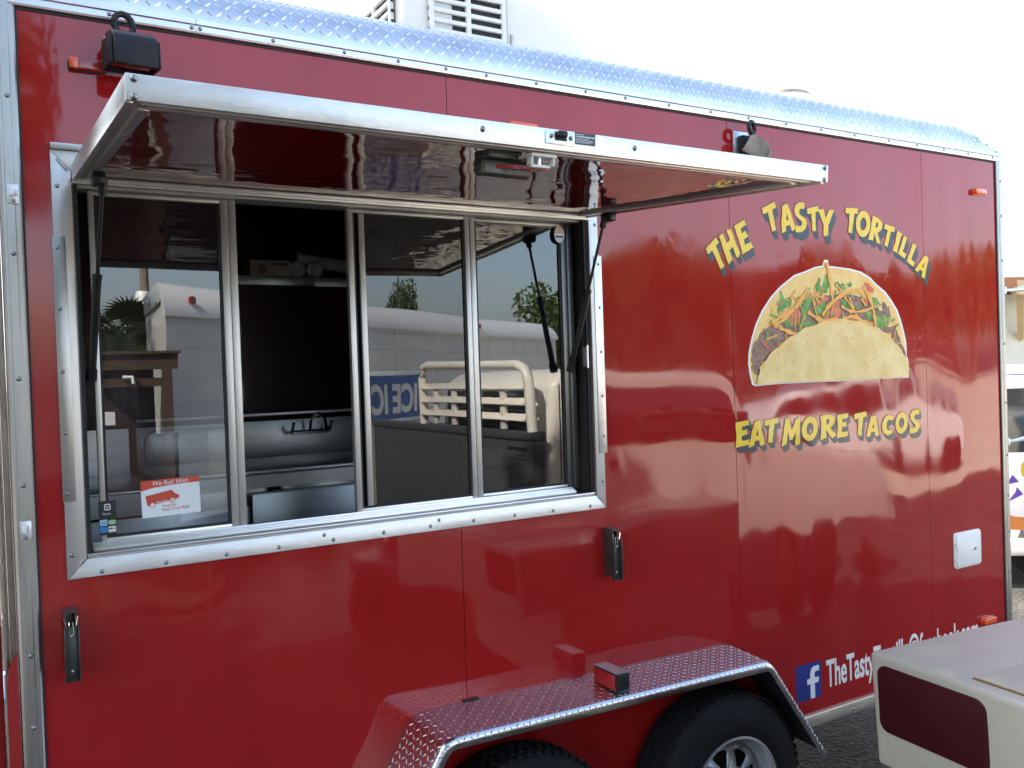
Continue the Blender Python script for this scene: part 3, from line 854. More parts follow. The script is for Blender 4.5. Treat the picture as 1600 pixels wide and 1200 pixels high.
# ---------------------------------------------------------------- lights
def flood(x, ang, tilt, k=1.0, mm='black'):
    c = Vector((x, 0, 2.748))
    f = P('flood_lamp', MB().box(x-0.036, x+0.044, -0.004, 0.0, 2.705, 2.805), 'zinc', T, bevel=0.001)
    P('lamp_mount', MB().box(x-0.018, x+0.026, -0.034, -0.0042, 2.715, 2.785), 'black', f, bevel=0.006)
    rot = Matrix.Rotation(ang, 3, 'Z') @ Matrix.Rotation(tilt, 3, 'X')
    o = Vector((x+0.012, -0.036, 2.752))
    tf = lambda p: o+rot @ (p*k)
    # hooded housing: profile in (y,z) extruded along x
    prof = [(0.0, -0.055), (0.0, 0.040), (-0.018, 0.048), (-0.085, 0.044), (-0.118, 0.026), (-0.132, -0.004), (-0.134, -0.060), (-0.122, -0.062), (-0.118, -0.030), (-0.012, -0.030), (-0.010, -0.055)]
    P('lamp_housing', MB().prism_x(prof, -0.058, 0.058).xform(tf), mm, f, bevel=0.007, seg=3)
    for xx in (-0.0665, 0.0585):
        P('housing_end', MB().prism_x([(0.0, -0.055), (0.0, 0.03), (-0.118, 0.02), (-0.128, -0.058)], xx, xx+0.008).xform(tf), mm, f, bevel=0.003)
    P('lamp_glass', MB().box(-0.050, 0.050, -0.112, -0.016, -0.046, -0.040).xform(tf), 'winglass', f)
    rot = Matrix.Rotation(R(12), 3, 'Z') @ Matrix.Rotation(R(-12), 3, 'Y')
    loop = [Vector((-0.026*math.sin(t), -0.030, 0.076-0.030*math.cos(t))) for t in [2*math.pi*k/16 for k in range(16)]]
    P('lamp_handle', MB().tube([tf(p) for p in loop], 0.0085, 8, closed=True), 'black', f)
    return f
flood(0.322, R(4), R(4), 0.90)
flood(2.560, R(40), R(34), 0.74, 'lampg')
def marker(name, x0, x1, z0, z1, m, lab=None, d=0.016):
    b = P(name, MB().prism_y(arcpoly(x0, z0, x1, z1, min(0.012, (z1-z0)/2.2)), -0.006, 0.0), 'vblack' if m != 'amber' else m, T, bevel=0.001)
    P('lens', MB().prism_y(arcpoly(x0+0.002, z0+0.002, x1-0.002, z1-0.002, min(0.010, (z1-z0)/2.4)), -d, -0.0062), m, b, bevel=0.004, seg=3)
    if lab: b['label'] = lab
    return b
ml = marker('marker_lamp', 0.198, 0.290, 2.704, 2.737, 'redlens', 'red and amber marker lamp beside the flood lamp', 0.022)
P('reflector_block', MB().box(0.201, 0.222, -0.0250, -0.0225, 2.707, 2.734), 'amber', ml, bevel=0.002)
marker('marker_lamp', 1.503, 1.618, 2.700, 2.727, 'amber', 'amber marker lamp above the raised awning')
marker('marker_lamp', 4.090, 4.180, 2.670, 2.702, 'amber', 'amber marker lamp high on the right-hand panel', 0.024)
marker('marker_lamp', 4.075, 4.175, 0.594, 0.626, 'amber', 'amber marker lamp low on the right-hand panel', 0.024)

# ---------------------------------------------------------------- white access hatch
ah = P('access_hatch', MB().prism_y(arcpoly(3.868, 0.893, 4.078, 1.064, 0.018), -0.010, 0.0), 'white', T, bevel=0.003)
P('hatch_lid', MB().prism_y(arcpoly(3.878, 0.901, 4.070, 1.056, 0.012), -0.016, -0.0102), 'white', ah, bevel=0.003)
P('hatch_pin', MB().box(3.866, 3.876, -0.019, -0.0105, 1.000, 1.018).box(3.866, 3.876, -0.019, -0.0105, 0.925, 0.943), 'white', ah)
P('hatch_lock', MB().lathe_y([(0.0, -0.023), (0.006, -0.023), (0.0085, -0.020), (0.009, -0.0162)], 4.012, 0.978, 16), 'chrome', ah)
P('lock_slot', MB().box(4.011, 4.013, -0.0238, -0.0231, 0.973, 0.983), 'rubber', ah)

# ---------------------------------------------------------------- folding shelf brackets
def fold_bracket(x, z):      # top of the bracket
    b = P('shelf_bracket', MB().box(x-0.010, x+0.012, -0.004, 0.0, z-0.170, z-0.004).box(x-0.012, x-0.0095, -0.052, -0.0042, z-0.165, z-0.004).box(x+0.0095, x+0.012, -0.052, -0.0042, z-0.165, z-0.010), 'bracket', T, bevel=0.0008)
    P('bracket_cap', MB().box(x-0.0165, x+0.0165, -0.058, -0.0005, z-0.003, z+0.001), 'bracket', b)
    P('bracket_arm', MB().box(x-0.017, x-0.0145, -0.070, -0.045, z-0.176, z-0.038).box(x+0.0145, x+0.017, -0.070, -0.045, z-0.176, z-0.038).box(x-0.0144, x+0.0144, -0.0555, -0.053, z-0.176, z-0.038), 'bracket', b, bevel=0.0008)
    P('bracket_pin', MB().tube([(x-0.016, -0.060, z-0.012), (x-0.012, -0.060, z-0.034)], 0.0018, 6).tube([(x+0.016, -0.060, z-0.012), (x+0.012, -0.060, z-0.034)], 0.0018, 6), 'chrome', b)
    P('bracket_rivet', MB().lathe_y([(0.0, -0.0570), (0.004, -0.0565), (0.005, -0.0556)], x, z-0.062, 8).lathe_y([(0.0, -0.0570), (0.004, -0.0565), (0.005, -0.0556)], x, z-0.15, 8), 'chrome', b)
    P('bracket_spring', MB().tube([(x-0.004, -0.058, z-0.025), (x-0.005, -0.0585, z-0.055), (x, -0.0585, z-0.060), (x+0.005, -0.0585, z-0.055), (x+0.004, -0.058, z-0.025)], 0.0014, 6), 'chrome', b)
fold_bracket(0.150, 1.334)
fold_bracket(1.852, 1.334)

# ---------------------------------------------------------------- fender
FW = 0.225
def fz(x): return 0.848-0.024*(x-1.2)
# outline of the fender top seen from the side (outer surface), as a polyline with rounded corners
def fend_path():
    pts = [(0.790, 0.405), (1.085, fz(1.085)), (2.425, fz(2.425)), (2.715, 0.405)]
    out = [pts[0]]
    for k in (1, 2):
        p0, p1, p2 = [Vector((a, b)) for a, b in (pts[k-1], pts[k], pts[k+1])]
        d1, d2 = (p0-p1).normalized(), (p2-p1).normalized()
        r = 0.085
        ang = d1.angle(d2)
        t = r/math.tan(ang/2)
        a, b = p1+d1*t, p1+d2*t
        cen = p1+(d1+d2).normalized()*(r/math.sin(ang/2))
        a0 = math.atan2(a.y-cen.y, a.x-cen.x); b0 = math.atan2(b.y-cen.y, b.x-cen.x)
        dl = (b0-a0+math.pi) % (2*math.pi)-math.pi
        for q in range(9):
            th = a0+dl*q/8
            out.append((cen.x+r*math.cos(th), cen.y+r*math.sin(th)))
    out.append(pts[3])
    return out
FP = fend_path()
FLEN = [0]
for a, b in zip(FP, FP[1:]):
    FLEN.append(FLEN[-1]+math.hypot(b[0]-a[0], b[1]-a[1]))
LR = 0.020     # rolled lip radius
def fend_pt(u, v, h=0.0):     # u along path, v from wall outward, wraps over the lip
    u = max(0, min(FLEN[-1], u))
    k = 0
    while k < len(FLEN)-2 and FLEN[k+1] < u: k += 1
    t = (u-FLEN[k])/(FLEN[k+1]-FLEN[k])
    a, b = Vector(FP[k]), Vector(FP[k+1])
    p = a.lerp(b, t)
    def nrm(i):
        i = max(0, min(len(FP)-2, i))
        d = Vector(FP[i+1])-Vector(FP[i]); d.normalize()
        return Vector((-d.y, d.x))
    n0 = nrm(k)
    if t < 0.5: n = (nrm(k-1)*(0.5-t)+n0*(0.5+t))
    else: n = (n0*(1.5-t)+nrm(k+1)*(t-0.5))
    n.normalize()
    vf = FW-LR
    if v <= vf:
        y, q, ny, nq = -v, 0.0, 0.0, 1.0
        q -= 0.012*(v/vf)
    else:
        al = min((v-vf)/LR, math.pi/2*1.02)
        y = -(vf+LR*math.sin(al)); q = -LR*(1-math.cos(al))-0.012
        ny, nq = -math.sin(al), math.cos(al)
        ex = (v-vf)-LR*math.pi/2
        if ex > 0: q -= ex
    return Vector((p.x+n.x*(q+nq*h), y+ny*h, p.y+n.y*(q+nq*h)))
mb = MB()
us = []
for a, b in zip(FLEN, FLEN[1:]):
    m_ = max(1, int((b-a)/0.03))
    us += [a+(b-a)*i/m_ for i in range(m_)]
us.append(FLEN[-1])
vsv = [0.0, 0.07, 0.14, FW-LR]+[FW-LR+LR*math.pi/2*i/8 for i in range(1, 9)]+[FW-LR+LR*math.pi/2+0.012]
n = len(vsv)
for u in us:
    for v in vsv: mb.v.append(tuple(fend_pt(u, v)))
for i in range(len(us)-1):
    for j in range(n-1):
        mb.f.append((i*n+j, i*n+j+1, (i+1)*n+j+1, (i+1)*n+j))
fend = P('fender', mb, 'plate', T, smooth=50)
# inner (dark) face of the wheel arch, set in from the plate
mb = MB()
for u in us:
    for v in (0.001, FW-0.006): mb.v.append(tuple(fend_pt(u, v if v < 0.1 else FW-LR-0.001, -0.006 if v < 0.1 else -0.006)))
for i in range(len(us)-1):
    mb.f.append((i*2, (i+1)*2, (i+1)*2+1, i*2+1))
P('fender_liner', mb, 'rubber', fend, smooth=50)
P('tread', lugs(fend_pt, 0.02, FLEN[-1]-0.01, 0.012, FW+0.012, 0.0225, L=0.0195, W=0.0046, H=0.0016), 'lug', fend, smooth=0, kind='stuff')
P('fender_caulk', MB().tube([(1.26, -0.004, 0.848), (1.30, -0.006, 0.8485), (1.32, -0.003, 0.846)], 0.003, 6), 'rubber', fend)
# lamp standing on the fender
fx, fy = 1.760, -0.130
lb = P('fender_lamp', MB().box(fx-0.024, fx+0.024, fy-0.068, fy+0.066, 0.8235, 0.886), 'vblack', T, bevel=0.003)
P('lamp_cap', MB().box(fx-0.0245, fx+0.0245, fy-0.060, fy+0.066, 0.8865, 0.8885), 'zinc', lb)
P('lens', MB().box(fx-0.031, fx-0.0242, fy-0.056, fy+0.062, 0.831, 0.882), 'redlens', lb, bevel=0.004, label='red lens')
P('lens', MB().box(fx+0.0242, fx+0.032, fy-0.056, fy+0.062, 0.831, 0.882), 'amber', lb, bevel=0.004, label='amber lens')

# ---------------------------------------------------------------- wheels
def wheel(cx):
    cz, r = 0.352, 0.347
    prof = [(0.205, -0.195), (0.215, -0.204), (0.250, -0.209), (0.300, -0.203), (0.325, -0.192), (0.342, -0.176), (r, -0.150), (r, -0.060), (0.342, -0.034), (0.320, -0.015), (0.22, -0.010), (0.205, -0.015)]
    w = P('wheel', MB().lathe_y(prof, cx, cz, 56), 'tyre', T, smooth=40)
    tb = MB()
    for k in range(64):
        a = 2*math.pi*(k+0.5)/64
        for yy in (-0.165, -0.135, -0.105, -0.075):
            a2 = a+(0.03 if yy in (-0.135, -0.075) else 0)
            q = lambda da, rr, y: (cx+rr*math.cos(a2+da), y, cz+rr*math.sin(a2+da))
            d = 0.028
            tb.hexa([q(-d, r-0.002, yy-0.012), q(d, r-0.002, yy-0.012), q(d, r-0.002, yy+0.012), q(-d, r-0.002, yy+0.012)],
                    [q(-d, r+0.006, yy-0.011), q(d, r+0.006, yy-0.011), q(d, r+0.006, yy+0.011), q(-d, r+0.006, yy+0.011)])
    P('tyre_tread', tb, 'tyre', w, smooth=0)
    P('rim', MB().lathe_y([(0.204, -0.188), (0.208, -0.205), (0.200, -0.207), (0.192, -0.196), (0.186, -0.165), (0.178, -0.150), (0.170, -0.146)], cx, cz, 56), 'rim', w, smooth=40)
    # spoked disc with trapezoid openings
    nsp = 8
    op = []
    outer = circ(cx, cz, 0.1705, 64)
    holes = []
    for k in range(nsp):
        a = 2*math.pi*k/nsp+0.2
        q = lambda rr, da: (cx+rr*math.cos(a+da), cz+rr*math.sin(a+da))
        holes.append([q(0.082, -0.10), q(0.094, 0.0), q(0.082, 0.10), q(0.100, 0.17), q(0.135, 0.26), q(0.147, 0.22), q(0.150, 0.0), q(0.147, -0.22), q(0.135, -0.26), q(0.100, -0.17)][::-1])
    holes.append(circ(cx, cz, 0.042, 24))
    disc = flat([outer]+holes, -0.160)
    front = list(disc.v); nf = len(front)
    # dish the disc: centre sits further out
    def dish(x, z, y):
        d = math.hypot(x-cx, z-cz)
        return y-0.028*max(0, min(1, (0.14-d)/0.09))
    disc.v = [(x, dish(x, z, -0.152), z) for x, y, z in front]
    dm = face_out(disc)
    d_ob = P('wheel_disc', dm, 'rim', w, smooth=30, fix=False)
    md = d_ob.modifiers.new('thickness', 'SOLIDIFY'); md.thickness = 0.006; md.offset = -1
    P('hub_cap', MB().lathe_y([(0.0, -0.235), (0.022, -0.234), (0.036, -0.226), (0.041, -0.205), (0.042, -0.170)], cx, cz, 28), 'chrome', w)
    P('brake_drum', MB().lathe_y([(0.0, -0.10), (0.155, -0.10), (0.165, -0.09), (0.165, -0.02)], cx, cz, 32), 'rubber', w)
    nut = MB()
    for k in range(6):
        a = 2*math.pi*k/6
        nut.lathe_y([(0.0, -0.197), (0.008, -0.196), (0.010, -0.178)], cx+0.062*math.cos(a), cz+0.062*math.sin(a), 6)
    P('lug_nut', nut, 'chrome', w)
wheel(2.242)
wheel(1.385)

# ---------------------------------------------------------------- brush lettering
GL = {   # letter outlines in a unit box (x 0..width, z 0..1)
 'T': [[(.0,.74),(.03,.80),(.01,.90),(.30,.95),(.62,1.0),(.66,.95),(.64,.90),(.68,.80),(.48,.77),(.47,.5),(.46,.20),(.48,.02),(.42,.05),(.38,.0),(.33,.05),(.26,.02),(.26,.3),(.25,.73),(.10,.70)]],
 'H': [[(.0,.0),(.03,.5),(.05,.98),(.12,.94),(.16,1.0),(.22,.95),(.27,.99),(.27,.62),(.46,.64),(.47,.96),(.54,1.0),(.60,.94),(.68,.97),(.67,.5),(.69,.03),(.62,.06),(.57,.0),(.47,.03),(.48,.40),(.28,.38),(.25,.02),(.18,.06),(.10,.01)]],
 'E': [[(.02,.0),(.05,.5),(.02,.97),(.3,.98),(.60,1.0),(.56,.92),(.60,.80),(.28,.78),(.28,.62),(.50,.64),(.48,.55),(.52,.44),(.27,.42),(.26,.23),(.60,.22),(.56,.14),(.60,.02),(.3,.01)]],
 'A': [[(.0,.0),(.10,.5),(.22,.97),(.28,.94),(.33,1.0),(.40,.96),(.47,.98),(.58,.5),(.70,.03),(.62,.05),(.57,.0),(.48,.02),(.44,.23),(.26,.22),(.22,.02),(.15,.05),(.08,.01)],[(.30,.40),(.41,.41),(.36,.70)]],
 'S': [[(.02,.06),(.10,.0),(.30,.0),(.48,.08),(.58,.25),(.54,.42),(.40,.52),(.27,.62),(.27,.74),(.36,.80),(.48,.76),(.55,.82),(.52,.88),(.57,.94),(.45,1.0),(.28,1.0),(.12,.93),(.04,.78),(.07,.60),(.20,.47),(.33,.37),(.35,.27),(.27,.20),(.15,.22),(.05,.26),(.07,.17),(.02,.13)]],
 'Y': [[(.0,.96),(.07,.98),(.12,.94),(.22,1.0),(.35,.66),(.50,.98),(.56,.94),(.62,1.0),(.72,.95),(.60,.70),(.46,.40),(.45,.02),(.38,.06),(.32,.0),(.23,.03),(.24,.40),(.12,.68)]],
 'O': [[(.34+.34*math.cos(t),.5+.5*math.sin(t)) for t in [2*math.pi*k/26 for k in range(26)]],[(.34+.145*math.cos(t),.5+.25*math.sin(t)) for t in [2*math.pi*k/18 for k in range(18)]]],
 'R': [[(.0,.0),(.03,.5),(.0,.96),(.08,.99),(.30,1.0),(.50,.95),(.61,.82),(.61,.64),(.52,.50),(.42,.44),(.55,.24),(.70,.05),(.62,.06),(.58,.0),(.46,.02),(.34,.22),(.25,.37),(.24,.02),(.16,.05),(.10,.0)],[(.25,.58),(.36,.62),(.38,.74),(.33,.81),(.25,.82)]],
 'I': [[(.03,.0),(.05,.5),(.02,.97),(.09,.95),(.14,1.0),(.20,.95),(.28,.98),(.26,.5),(.28,.02),(.20,.06),(.14,.01),(.10,.05)]],
 'L': [[(.02,.0),(.05,.5),(.03,.97),(.10,.95),(.15,1.0),(.21,.95),(.28,.98),(.27,.6),(.27,.24),(.55,.23),(.52,.14),(.56,.02),(.3,.0)]],
 'M': [[(.0,.0),(.06,.5),(.08,.98),(.15,.95),(.20,1.0),(.28,.96),(.42,.55),(.58,.97),(.64,.94),(.70,1.0),(.78,.96),(.80,.5),(.86,.03),(.78,.06),(.74,.0),(.64,.03),(.62,.52),(.50,.22),(.36,.21),(.25,.52),(.23,.02),(.16,.06),(.10,.0)]],
 'C': [[(.62,.80),(.58,.90),(.45,1.0),(.30,1.0),(.12,.86),(.02,.62),(.02,.36),(.12,.12),(.30,.0),(.46,.02),(.60,.12),(.57,.20),(.61,.30),(.46,.24),(.34,.22),(.26,.34),(.25,.60),(.33,.76),(.46,.74),(.56,.68),(.57,.74)]],
}
rl = random.Random(3)
def rough(pl, amt):
    out = []
    k = len(pl)
    for i in range(k):
        a, b = pl[i], pl[(i+1) % k]
        L = math.hypot(b[0]-a[0], b[1]-a[1])
        m_ = max(1, int(L/0.10))
        for q in range(m_):
            t = q/m_
            j = amt if q else amt*0.4
            out.append((a[0]+(b[0]-a[0])*t+rl.uniform(-j, j), a[1]+(b[1]-a[1])*t+rl.uniform(-j, j)))
    return out
def glyph(ch, x, z, h, w, rot, shear=0.0):
    gl = GL[ch]
    wd = max(p[0] for p in gl[0])
    c, s = math.cos(rot), math.sin(rot)
    out = []
    for pl in gl:
        q = []
        for px, pz in rough(pl, 0.016):
            ux, uz = (px/wd-0.5)*w, (pz-0.5)*h
            ux *= 1.05; uz *= 1.02
            ux += shear*uz
            q.append((x+ux*c-uz*s, z+ux*s+uz*c))
        out.append(q)
    return out
def word(letters, sh, Y0, lab):
    """letters: list of (ch,x,z,h,w,rot); painted with a stepped drop shadow below right"""
    root = None
    sh = (sh[0]*1.2, sh[1]*1.2)
    for (ch, x, z, h, w, rot, shr) in letters:
        gp = glyph(ch, x, z, h, w, rot, shr)
        o = dec('brush_letter', flat(gp, Y0-0.0022), 'yellow', T)
        smb = MB()
        K = 7
        for k in range(1, K+1):
            dx, dz = sh[0]*k/K, sh[1]*k/K
            f = flat([[(a+dx, b+dz) for a, b in pl] for pl in gp], Y0-0.0004-0.0002*(K-k))
            smb.add(f.v, f.f)
        # thin outline around the yellow
        for (ex, ez) in ((-.0028, 0), (.0028, 0), (0, .0028), (0, -.0028)):
            f = flat([[(a+ex, b+ez) for a, b in pl] for pl in gp], Y0-0.0017-0.00003*(ex+2*ez)/.0028)
            smb.add(f.v, f.f)
        dec('letter_shadow', smb, 'navy', o)
ACX, ACZ, AR = 3.065, 1.291, 1.2135
def arc(chars, pts, hs, ws):
    out = []
    for ch, (x, z), h, w in zip(chars, pts, hs, ws):
        rot = -math.atan2(x-ACX, z-ACZ)
        out.append((ch, x, z, h, w, rot, 0.05))
    return out
word(arc('THE', [(2.417, 2.316), (2.486, 2.356), (2.563, 2.394)], [.116, .118, .118], [.074, .074, .066]), (0.012, -0.024), 0, 'THE')
word(arc('TASTY', [(2.719, 2.478), (2.811, 2.484), (2.889, 2.490), (2.967, 2.488), (3.046, 2.477)], [.112, .112, .118, .104, .116], [.080, .084, .072, .070, .094]), (0.014, -0.027), 0, 'TASTY')
word(arc('TORTILLA', [(3.204, 2.497), (3.284, 2.485), (3.373, 2.462), (3.449, 2.442), (3.512, 2.418), (3.563, 2.398), (3.625, 2.365), (3.697, 2.318)], [.116, .114, .110, .104, .102, .096, .100, .104], [.080, .090, .080, .070, .034, .054, .056, .076]), (0.016, -0.026), 0, 'TORTILLA')
low = []
for ch, x, z, h, w, r in (('E', 2.527, 1.622, .098, .076, 4), ('A', 2.607, 1.618, .102, .086, 2), ('T', 2.683, 1.624, .100, .078, -3),
                          ('M', 2.803, 1.612, .114, .104, -3), ('O', 2.911, 1.617, .100, .092, 0), ('R', 3.026, 1.620, .100, .096, 3), ('E', 3.114, 1.618, .098, .072, 3),
                          ('T', 3.226, 1.618, .104, .082, -2), ('A', 3.313, 1.604, .092, .086, 0), ('C', 3.412, 1.602, .088, .078, 0), ('O', 3.509, 1.606, .094, .082, 0), ('S', 3.603, 1.608, .106, .074, 0)):
    low.append((ch, x, z, h, w, R(r), 0.10))
word(low, (0.013, -0.020), 0, 'EAT MORE TACOS')

# ---------------------------------------------------------------- taco picture (flat print)
TC = {
'outline':[(3.036,2.321),(3.051,2.32),(3.059,2.296),(3.118,2.293),(3.194,2.288),(3.265,2.277),(3.32,2.255),(3.367,2.224),(3.423,2.194),(3.463,2.157),(3.503,2.114),(3.527,2.066),(3.546,2.017),(3.561,1.963),(3.561,1.909),(3.574,1.876),(3.571,1.807),(3.415,1.808),(3.174,1.806),(2.949,1.809),(2.736,1.809),(2.608,1.805),(2.588,1.812),(2.577,1.853),(2.57,1.891),(2.574,1.938),(2.592,1.995),(2.618,2.052),(2.653,2.104),(2.703,2.158),(2.759,2.202),(2.845,2.252),(2.91,2.269),(2.968,2.288),(3.017,2.296),(3.027,2.318)],
'back':[(3.036,2.313),(3.046,2.314),(3.051,2.289),(3.118,2.287),(3.19,2.281),(3.256,2.27),(3.313,2.248),(3.36,2.218),(3.414,2.187),(3.454,2.151),(3.493,2.11),(3.516,2.063),(3.535,2.015),(3.55,1.961),(3.551,1.908),(3.564,1.875),(3.561,1.813),(3.415,1.814),(3.175,1.811),(2.949,1.814),(2.736,1.815),(2.609,1.811),(2.596,1.817),(2.585,1.854),(2.578,1.892),(2.582,1.937),(2.6,1.993),(2.625,2.049),(2.661,2.101),(2.709,2.154),(2.765,2.198),(2.848,2.246),(2.913,2.264),(2.971,2.283),(3.022,2.291),(3.031,2.311)],
'meatl':[(2.681,2.042),(2.643,2.018),(2.608,1.976),(2.587,1.943),(2.588,1.881),(2.603,1.847),(2.629,1.846),(2.652,1.898),(2.693,1.931),(2.764,1.974),(2.828,2.005),(2.78,2.032),(2.732,2.037)],
'meatr':[(3.404,2.146),(3.445,2.125),(3.451,2.082),(3.433,2.039),(3.483,2.034),(3.53,1.958),(3.558,1.909),(3.561,1.876),(3.536,1.893),(3.496,1.953),(3.44,1.997),(3.374,2.018),(3.385,2.082)],
'meatm':[(2.747,2.061),(2.832,2.11),(2.934,2.151),(3.037,2.172),(3.151,2.174),(3.268,2.165),(3.371,2.124),(3.41,2.082),(3.407,2.008),(3.263,2.04),(3.123,2.056),(2.958,2.031),(2.841,1.997),(2.765,2.012)],
'front':[(2.619,1.842),(2.63,1.87),(2.693,1.926),(2.763,1.969),(2.849,2.009),(2.929,2.036),(3.033,2.055),(3.124,2.065),(3.224,2.056),(3.326,2.032),(3.391,2.013),(3.463,1.97),(3.512,1.926),(3.553,1.882),(3.562,1.844),(3.563,1.812),(3.415,1.813),(3.175,1.811),(2.949,1.814),(2.736,1.814),(2.608,1.811)],
'lettuce':[[(2.765,2.183),(2.775,2.161),(2.812,2.139),(2.797,2.115),(2.748,2.095),(2.742,2.119),(2.755,2.144)],[(3.034,2.265),(3.044,2.243),(3.054,2.213),(3.038,2.187),(3.019,2.172),(3.009,2.212)],[(2.996,2.244),(3.005,2.192),(2.979,2.179),(2.965,2.216)],[(3.092,2.226),(3.153,2.22),(3.161,2.2),(3.129,2.189)],[(2.928,2.185),(2.942,2.141),(2.925,2.111),(2.902,2.078),(2.881,2.091),(2.874,2.125),(2.905,2.15)],[(2.94,2.121),(2.976,2.126),(3.029,2.147),(3.012,2.091),(2.975,2.089)],[(2.851,2.051),(2.887,2.061),(2.93,2.061),(2.957,2.041),(2.914,2.031),(2.871,2.017)],[(3.353,2.082),(3.394,2.09),(3.464,2.077),(3.426,2.061),(3.442,2.045),(3.375,2.029),(3.347,2.045)],[(3.281,2.103),(3.322,2.111),(3.345,2.103),(3.336,2.066),(3.296,2.071)],[(3.324,2.166),(3.356,2.171),(3.396,2.13),(3.354,2.121)],[(2.764,2.056),(2.81,2.086),(2.801,2.042)],[(3.128,2.163),(3.165,2.143),(3.187,2.118),(3.141,2.122)],[(2.99,2.111),(3.035,2.122),(3.034,2.091)],[(3.161,2.22),(3.192,2.231),(3.195,2.21)]],
'tomato':[[(2.847,2.12),(2.874,2.101),(2.865,2.061),(2.836,2.039),(2.805,2.046),(2.818,2.1)],[(3.112,2.153),(3.124,2.102),(3.101,2.069),(3.049,2.089),(3.066,2.132)],[(3.279,2.23),(3.31,2.226),(3.343,2.2),(3.333,2.186),(3.293,2.197)],[(3.26,2.17),(3.308,2.16),(3.303,2.137),(3.267,2.142)],[(2.956,2.151),(3.03,2.169),(3.044,2.152),(2.977,2.134)],[(3.155,2.081),(3.233,2.076),(3.216,2.061),(3.162,2.066)]],
'cheese':[[(3.039,2.308),(3.052,2.248),(3.065,2.198),(3.07,2.152)],[(2.705,2.056),(2.768,2.088),(2.847,2.12),(2.914,2.19)],[(2.715,2.042),(2.775,2.071),(2.832,2.11)],[(2.746,2.037),(2.793,2.02),(2.842,2.009)],[(3.004,2.086),(3.035,2.122),(3.097,2.163),(3.175,2.189),(3.269,2.196)],[(2.914,2.101),(2.974,2.071),(3.033,2.063),(3.101,2.074)],[(3.131,2.071),(3.202,2.087),(3.264,2.061),(3.327,2.04)],[(3.27,2.212),(3.308,2.166),(3.337,2.103),(3.343,2.034)],[(3.143,2.166),(3.188,2.128),(3.225,2.082),(3.263,2.05)],[(3.122,2.127),(3.171,2.105),(3.234,2.102),(3.33,2.119)],[(2.935,2.173),(3.015,2.162)],[(3.092,2.219),(3.129,2.189)],[(3.174,2.164),(3.203,2.118)],[(3.252,2.16),(3.282,2.129)],[(3.366,2.013),(3.448,2.002)]],
}
taco = dec('taco_picture', flat([TC['outline']], -0.0006), 'vwhite', T, label='cut-out print of a filled taco')
yy = -0.0009
def tl(name, polys, m, dy=0.0003, rough_=0.0):
    global yy
    yy -= dy
    for i, pl in enumerate(polys):
        if rough_:
            q = []
            for k in range(len(pl)):
                a, b = pl[k], pl[(k+1) % len(pl)]
                for s in range(4):
                    t = s/4
                    q.append((a[0]+(b[0]-a[0])*t+rl.uniform(-1, 1)*rough_, a[1]+(b[1]-a[1])*t+rl.uniform(-1, 1)*rough_))
            pl = q
        dec(name, flat([pl], yy-0.00002*i), m, taco)
tl('back_shell', [TC['back']], 'shell_back')
tl('filling', [TC['meatm']], 'meat', rough_=0.006)
tl('minced_meat', [TC['meatl'], TC['meatr']], 'meat', rough_=0.006)
tl('tomato', TC['tomato'], 'tomato', rough_=0.003)
tl('lettuce', TC['lettuce'], 'lettuce', 0.0004, rough_=0.006)
def strip(pl, w):
    # smooth then thicken
    for _ in range(2):
        q = [pl[0]]
        for a, b in zip(pl, pl[1:]):
            q += [(a[0]*.75+b[0]*.25, a[1]*.75+b[1]*.25), (a[0]*.25+b[0]*.75, a[1]*.25+b[1]*.75)]
        q.append(pl[-1]); pl = q
    L, Rr = [], []
    for i, p in enumerate(pl):
        a, b = pl[max(0, i-1)], pl[min(len(pl)-1, i+1)]
        dx, dz = b[0]-a[0], b[1]-a[1]; l = math.hypot(dx, dz) or 1
        ww = w*(0.8+0.3*math.sin(i*1.3))
        L.append((p[0]-dz/l*ww, p[1]+dx/l*ww)); Rr.append((p[0]+dz/l*ww, p[1]-dx/l*ww))
    return L+Rr[::-1]
rl2 = random.Random(21)
bits = {'lettuce': [], 'tomato': [], 'cheese_strip': []}
for k in range(120):
    x = rl2.uniform(2.66, 3.50)
    t = (x-3.05)/0.50
    lo, hi = 2.04-0.19*t*t, 2.21-0.20*t*t
    z = rl2.uniform(lo-0.02, hi)
    nm = rl2.choice(['lettuce', 'lettuce', 'tomato', 'cheese_strip', 'cheese_strip', 'cheese_strip'])
    a = rl2.uniform(0, math.pi); L = rl2.uniform(0.010, 0.032); w = rl2.uniform(0.003, 0.008)
    if nm == 'cheese_strip': L *= 1.6; w = rl2.uniform(0.0022, 0.0042)
    ca, sa = math.cos(a), math.sin(a)
    pl = [(x+ca*L*u-sa*w*v, z+sa*L*u+ca*w*v) for u, v in ((-1, -.4), (-.5, -1), (.1, -.8), (.6, -1), (1, .2), (.5, 1), (0, .7), (-.6, 1))]
    bits[nm].append(pl)
tl('lettuce', bits['lettuce'], 'lettuce', 0.0003, rough_=0.0015)
tl('tomato', bits['tomato'], 'tomato', 0.0010)
tl('cheese_strip', bits['cheese_strip'], 'cheese', 0.0006)
yy -= 0.0008
tl('cheese_strip', [strip(c, 0.0095 if k < 8 else 0.0065) for k, c in enumerate(TC['cheese'])], 'cheese', 0.0005)
tl('front_shell', [TC['front']], 'shell_front', 0.0006, rough_=0.0012)
rim_ = TC['front']
tl('shell_rim', [strip(rim_[1:15], 0.010)], 'shell_back', 0.0002)
sp = MB()
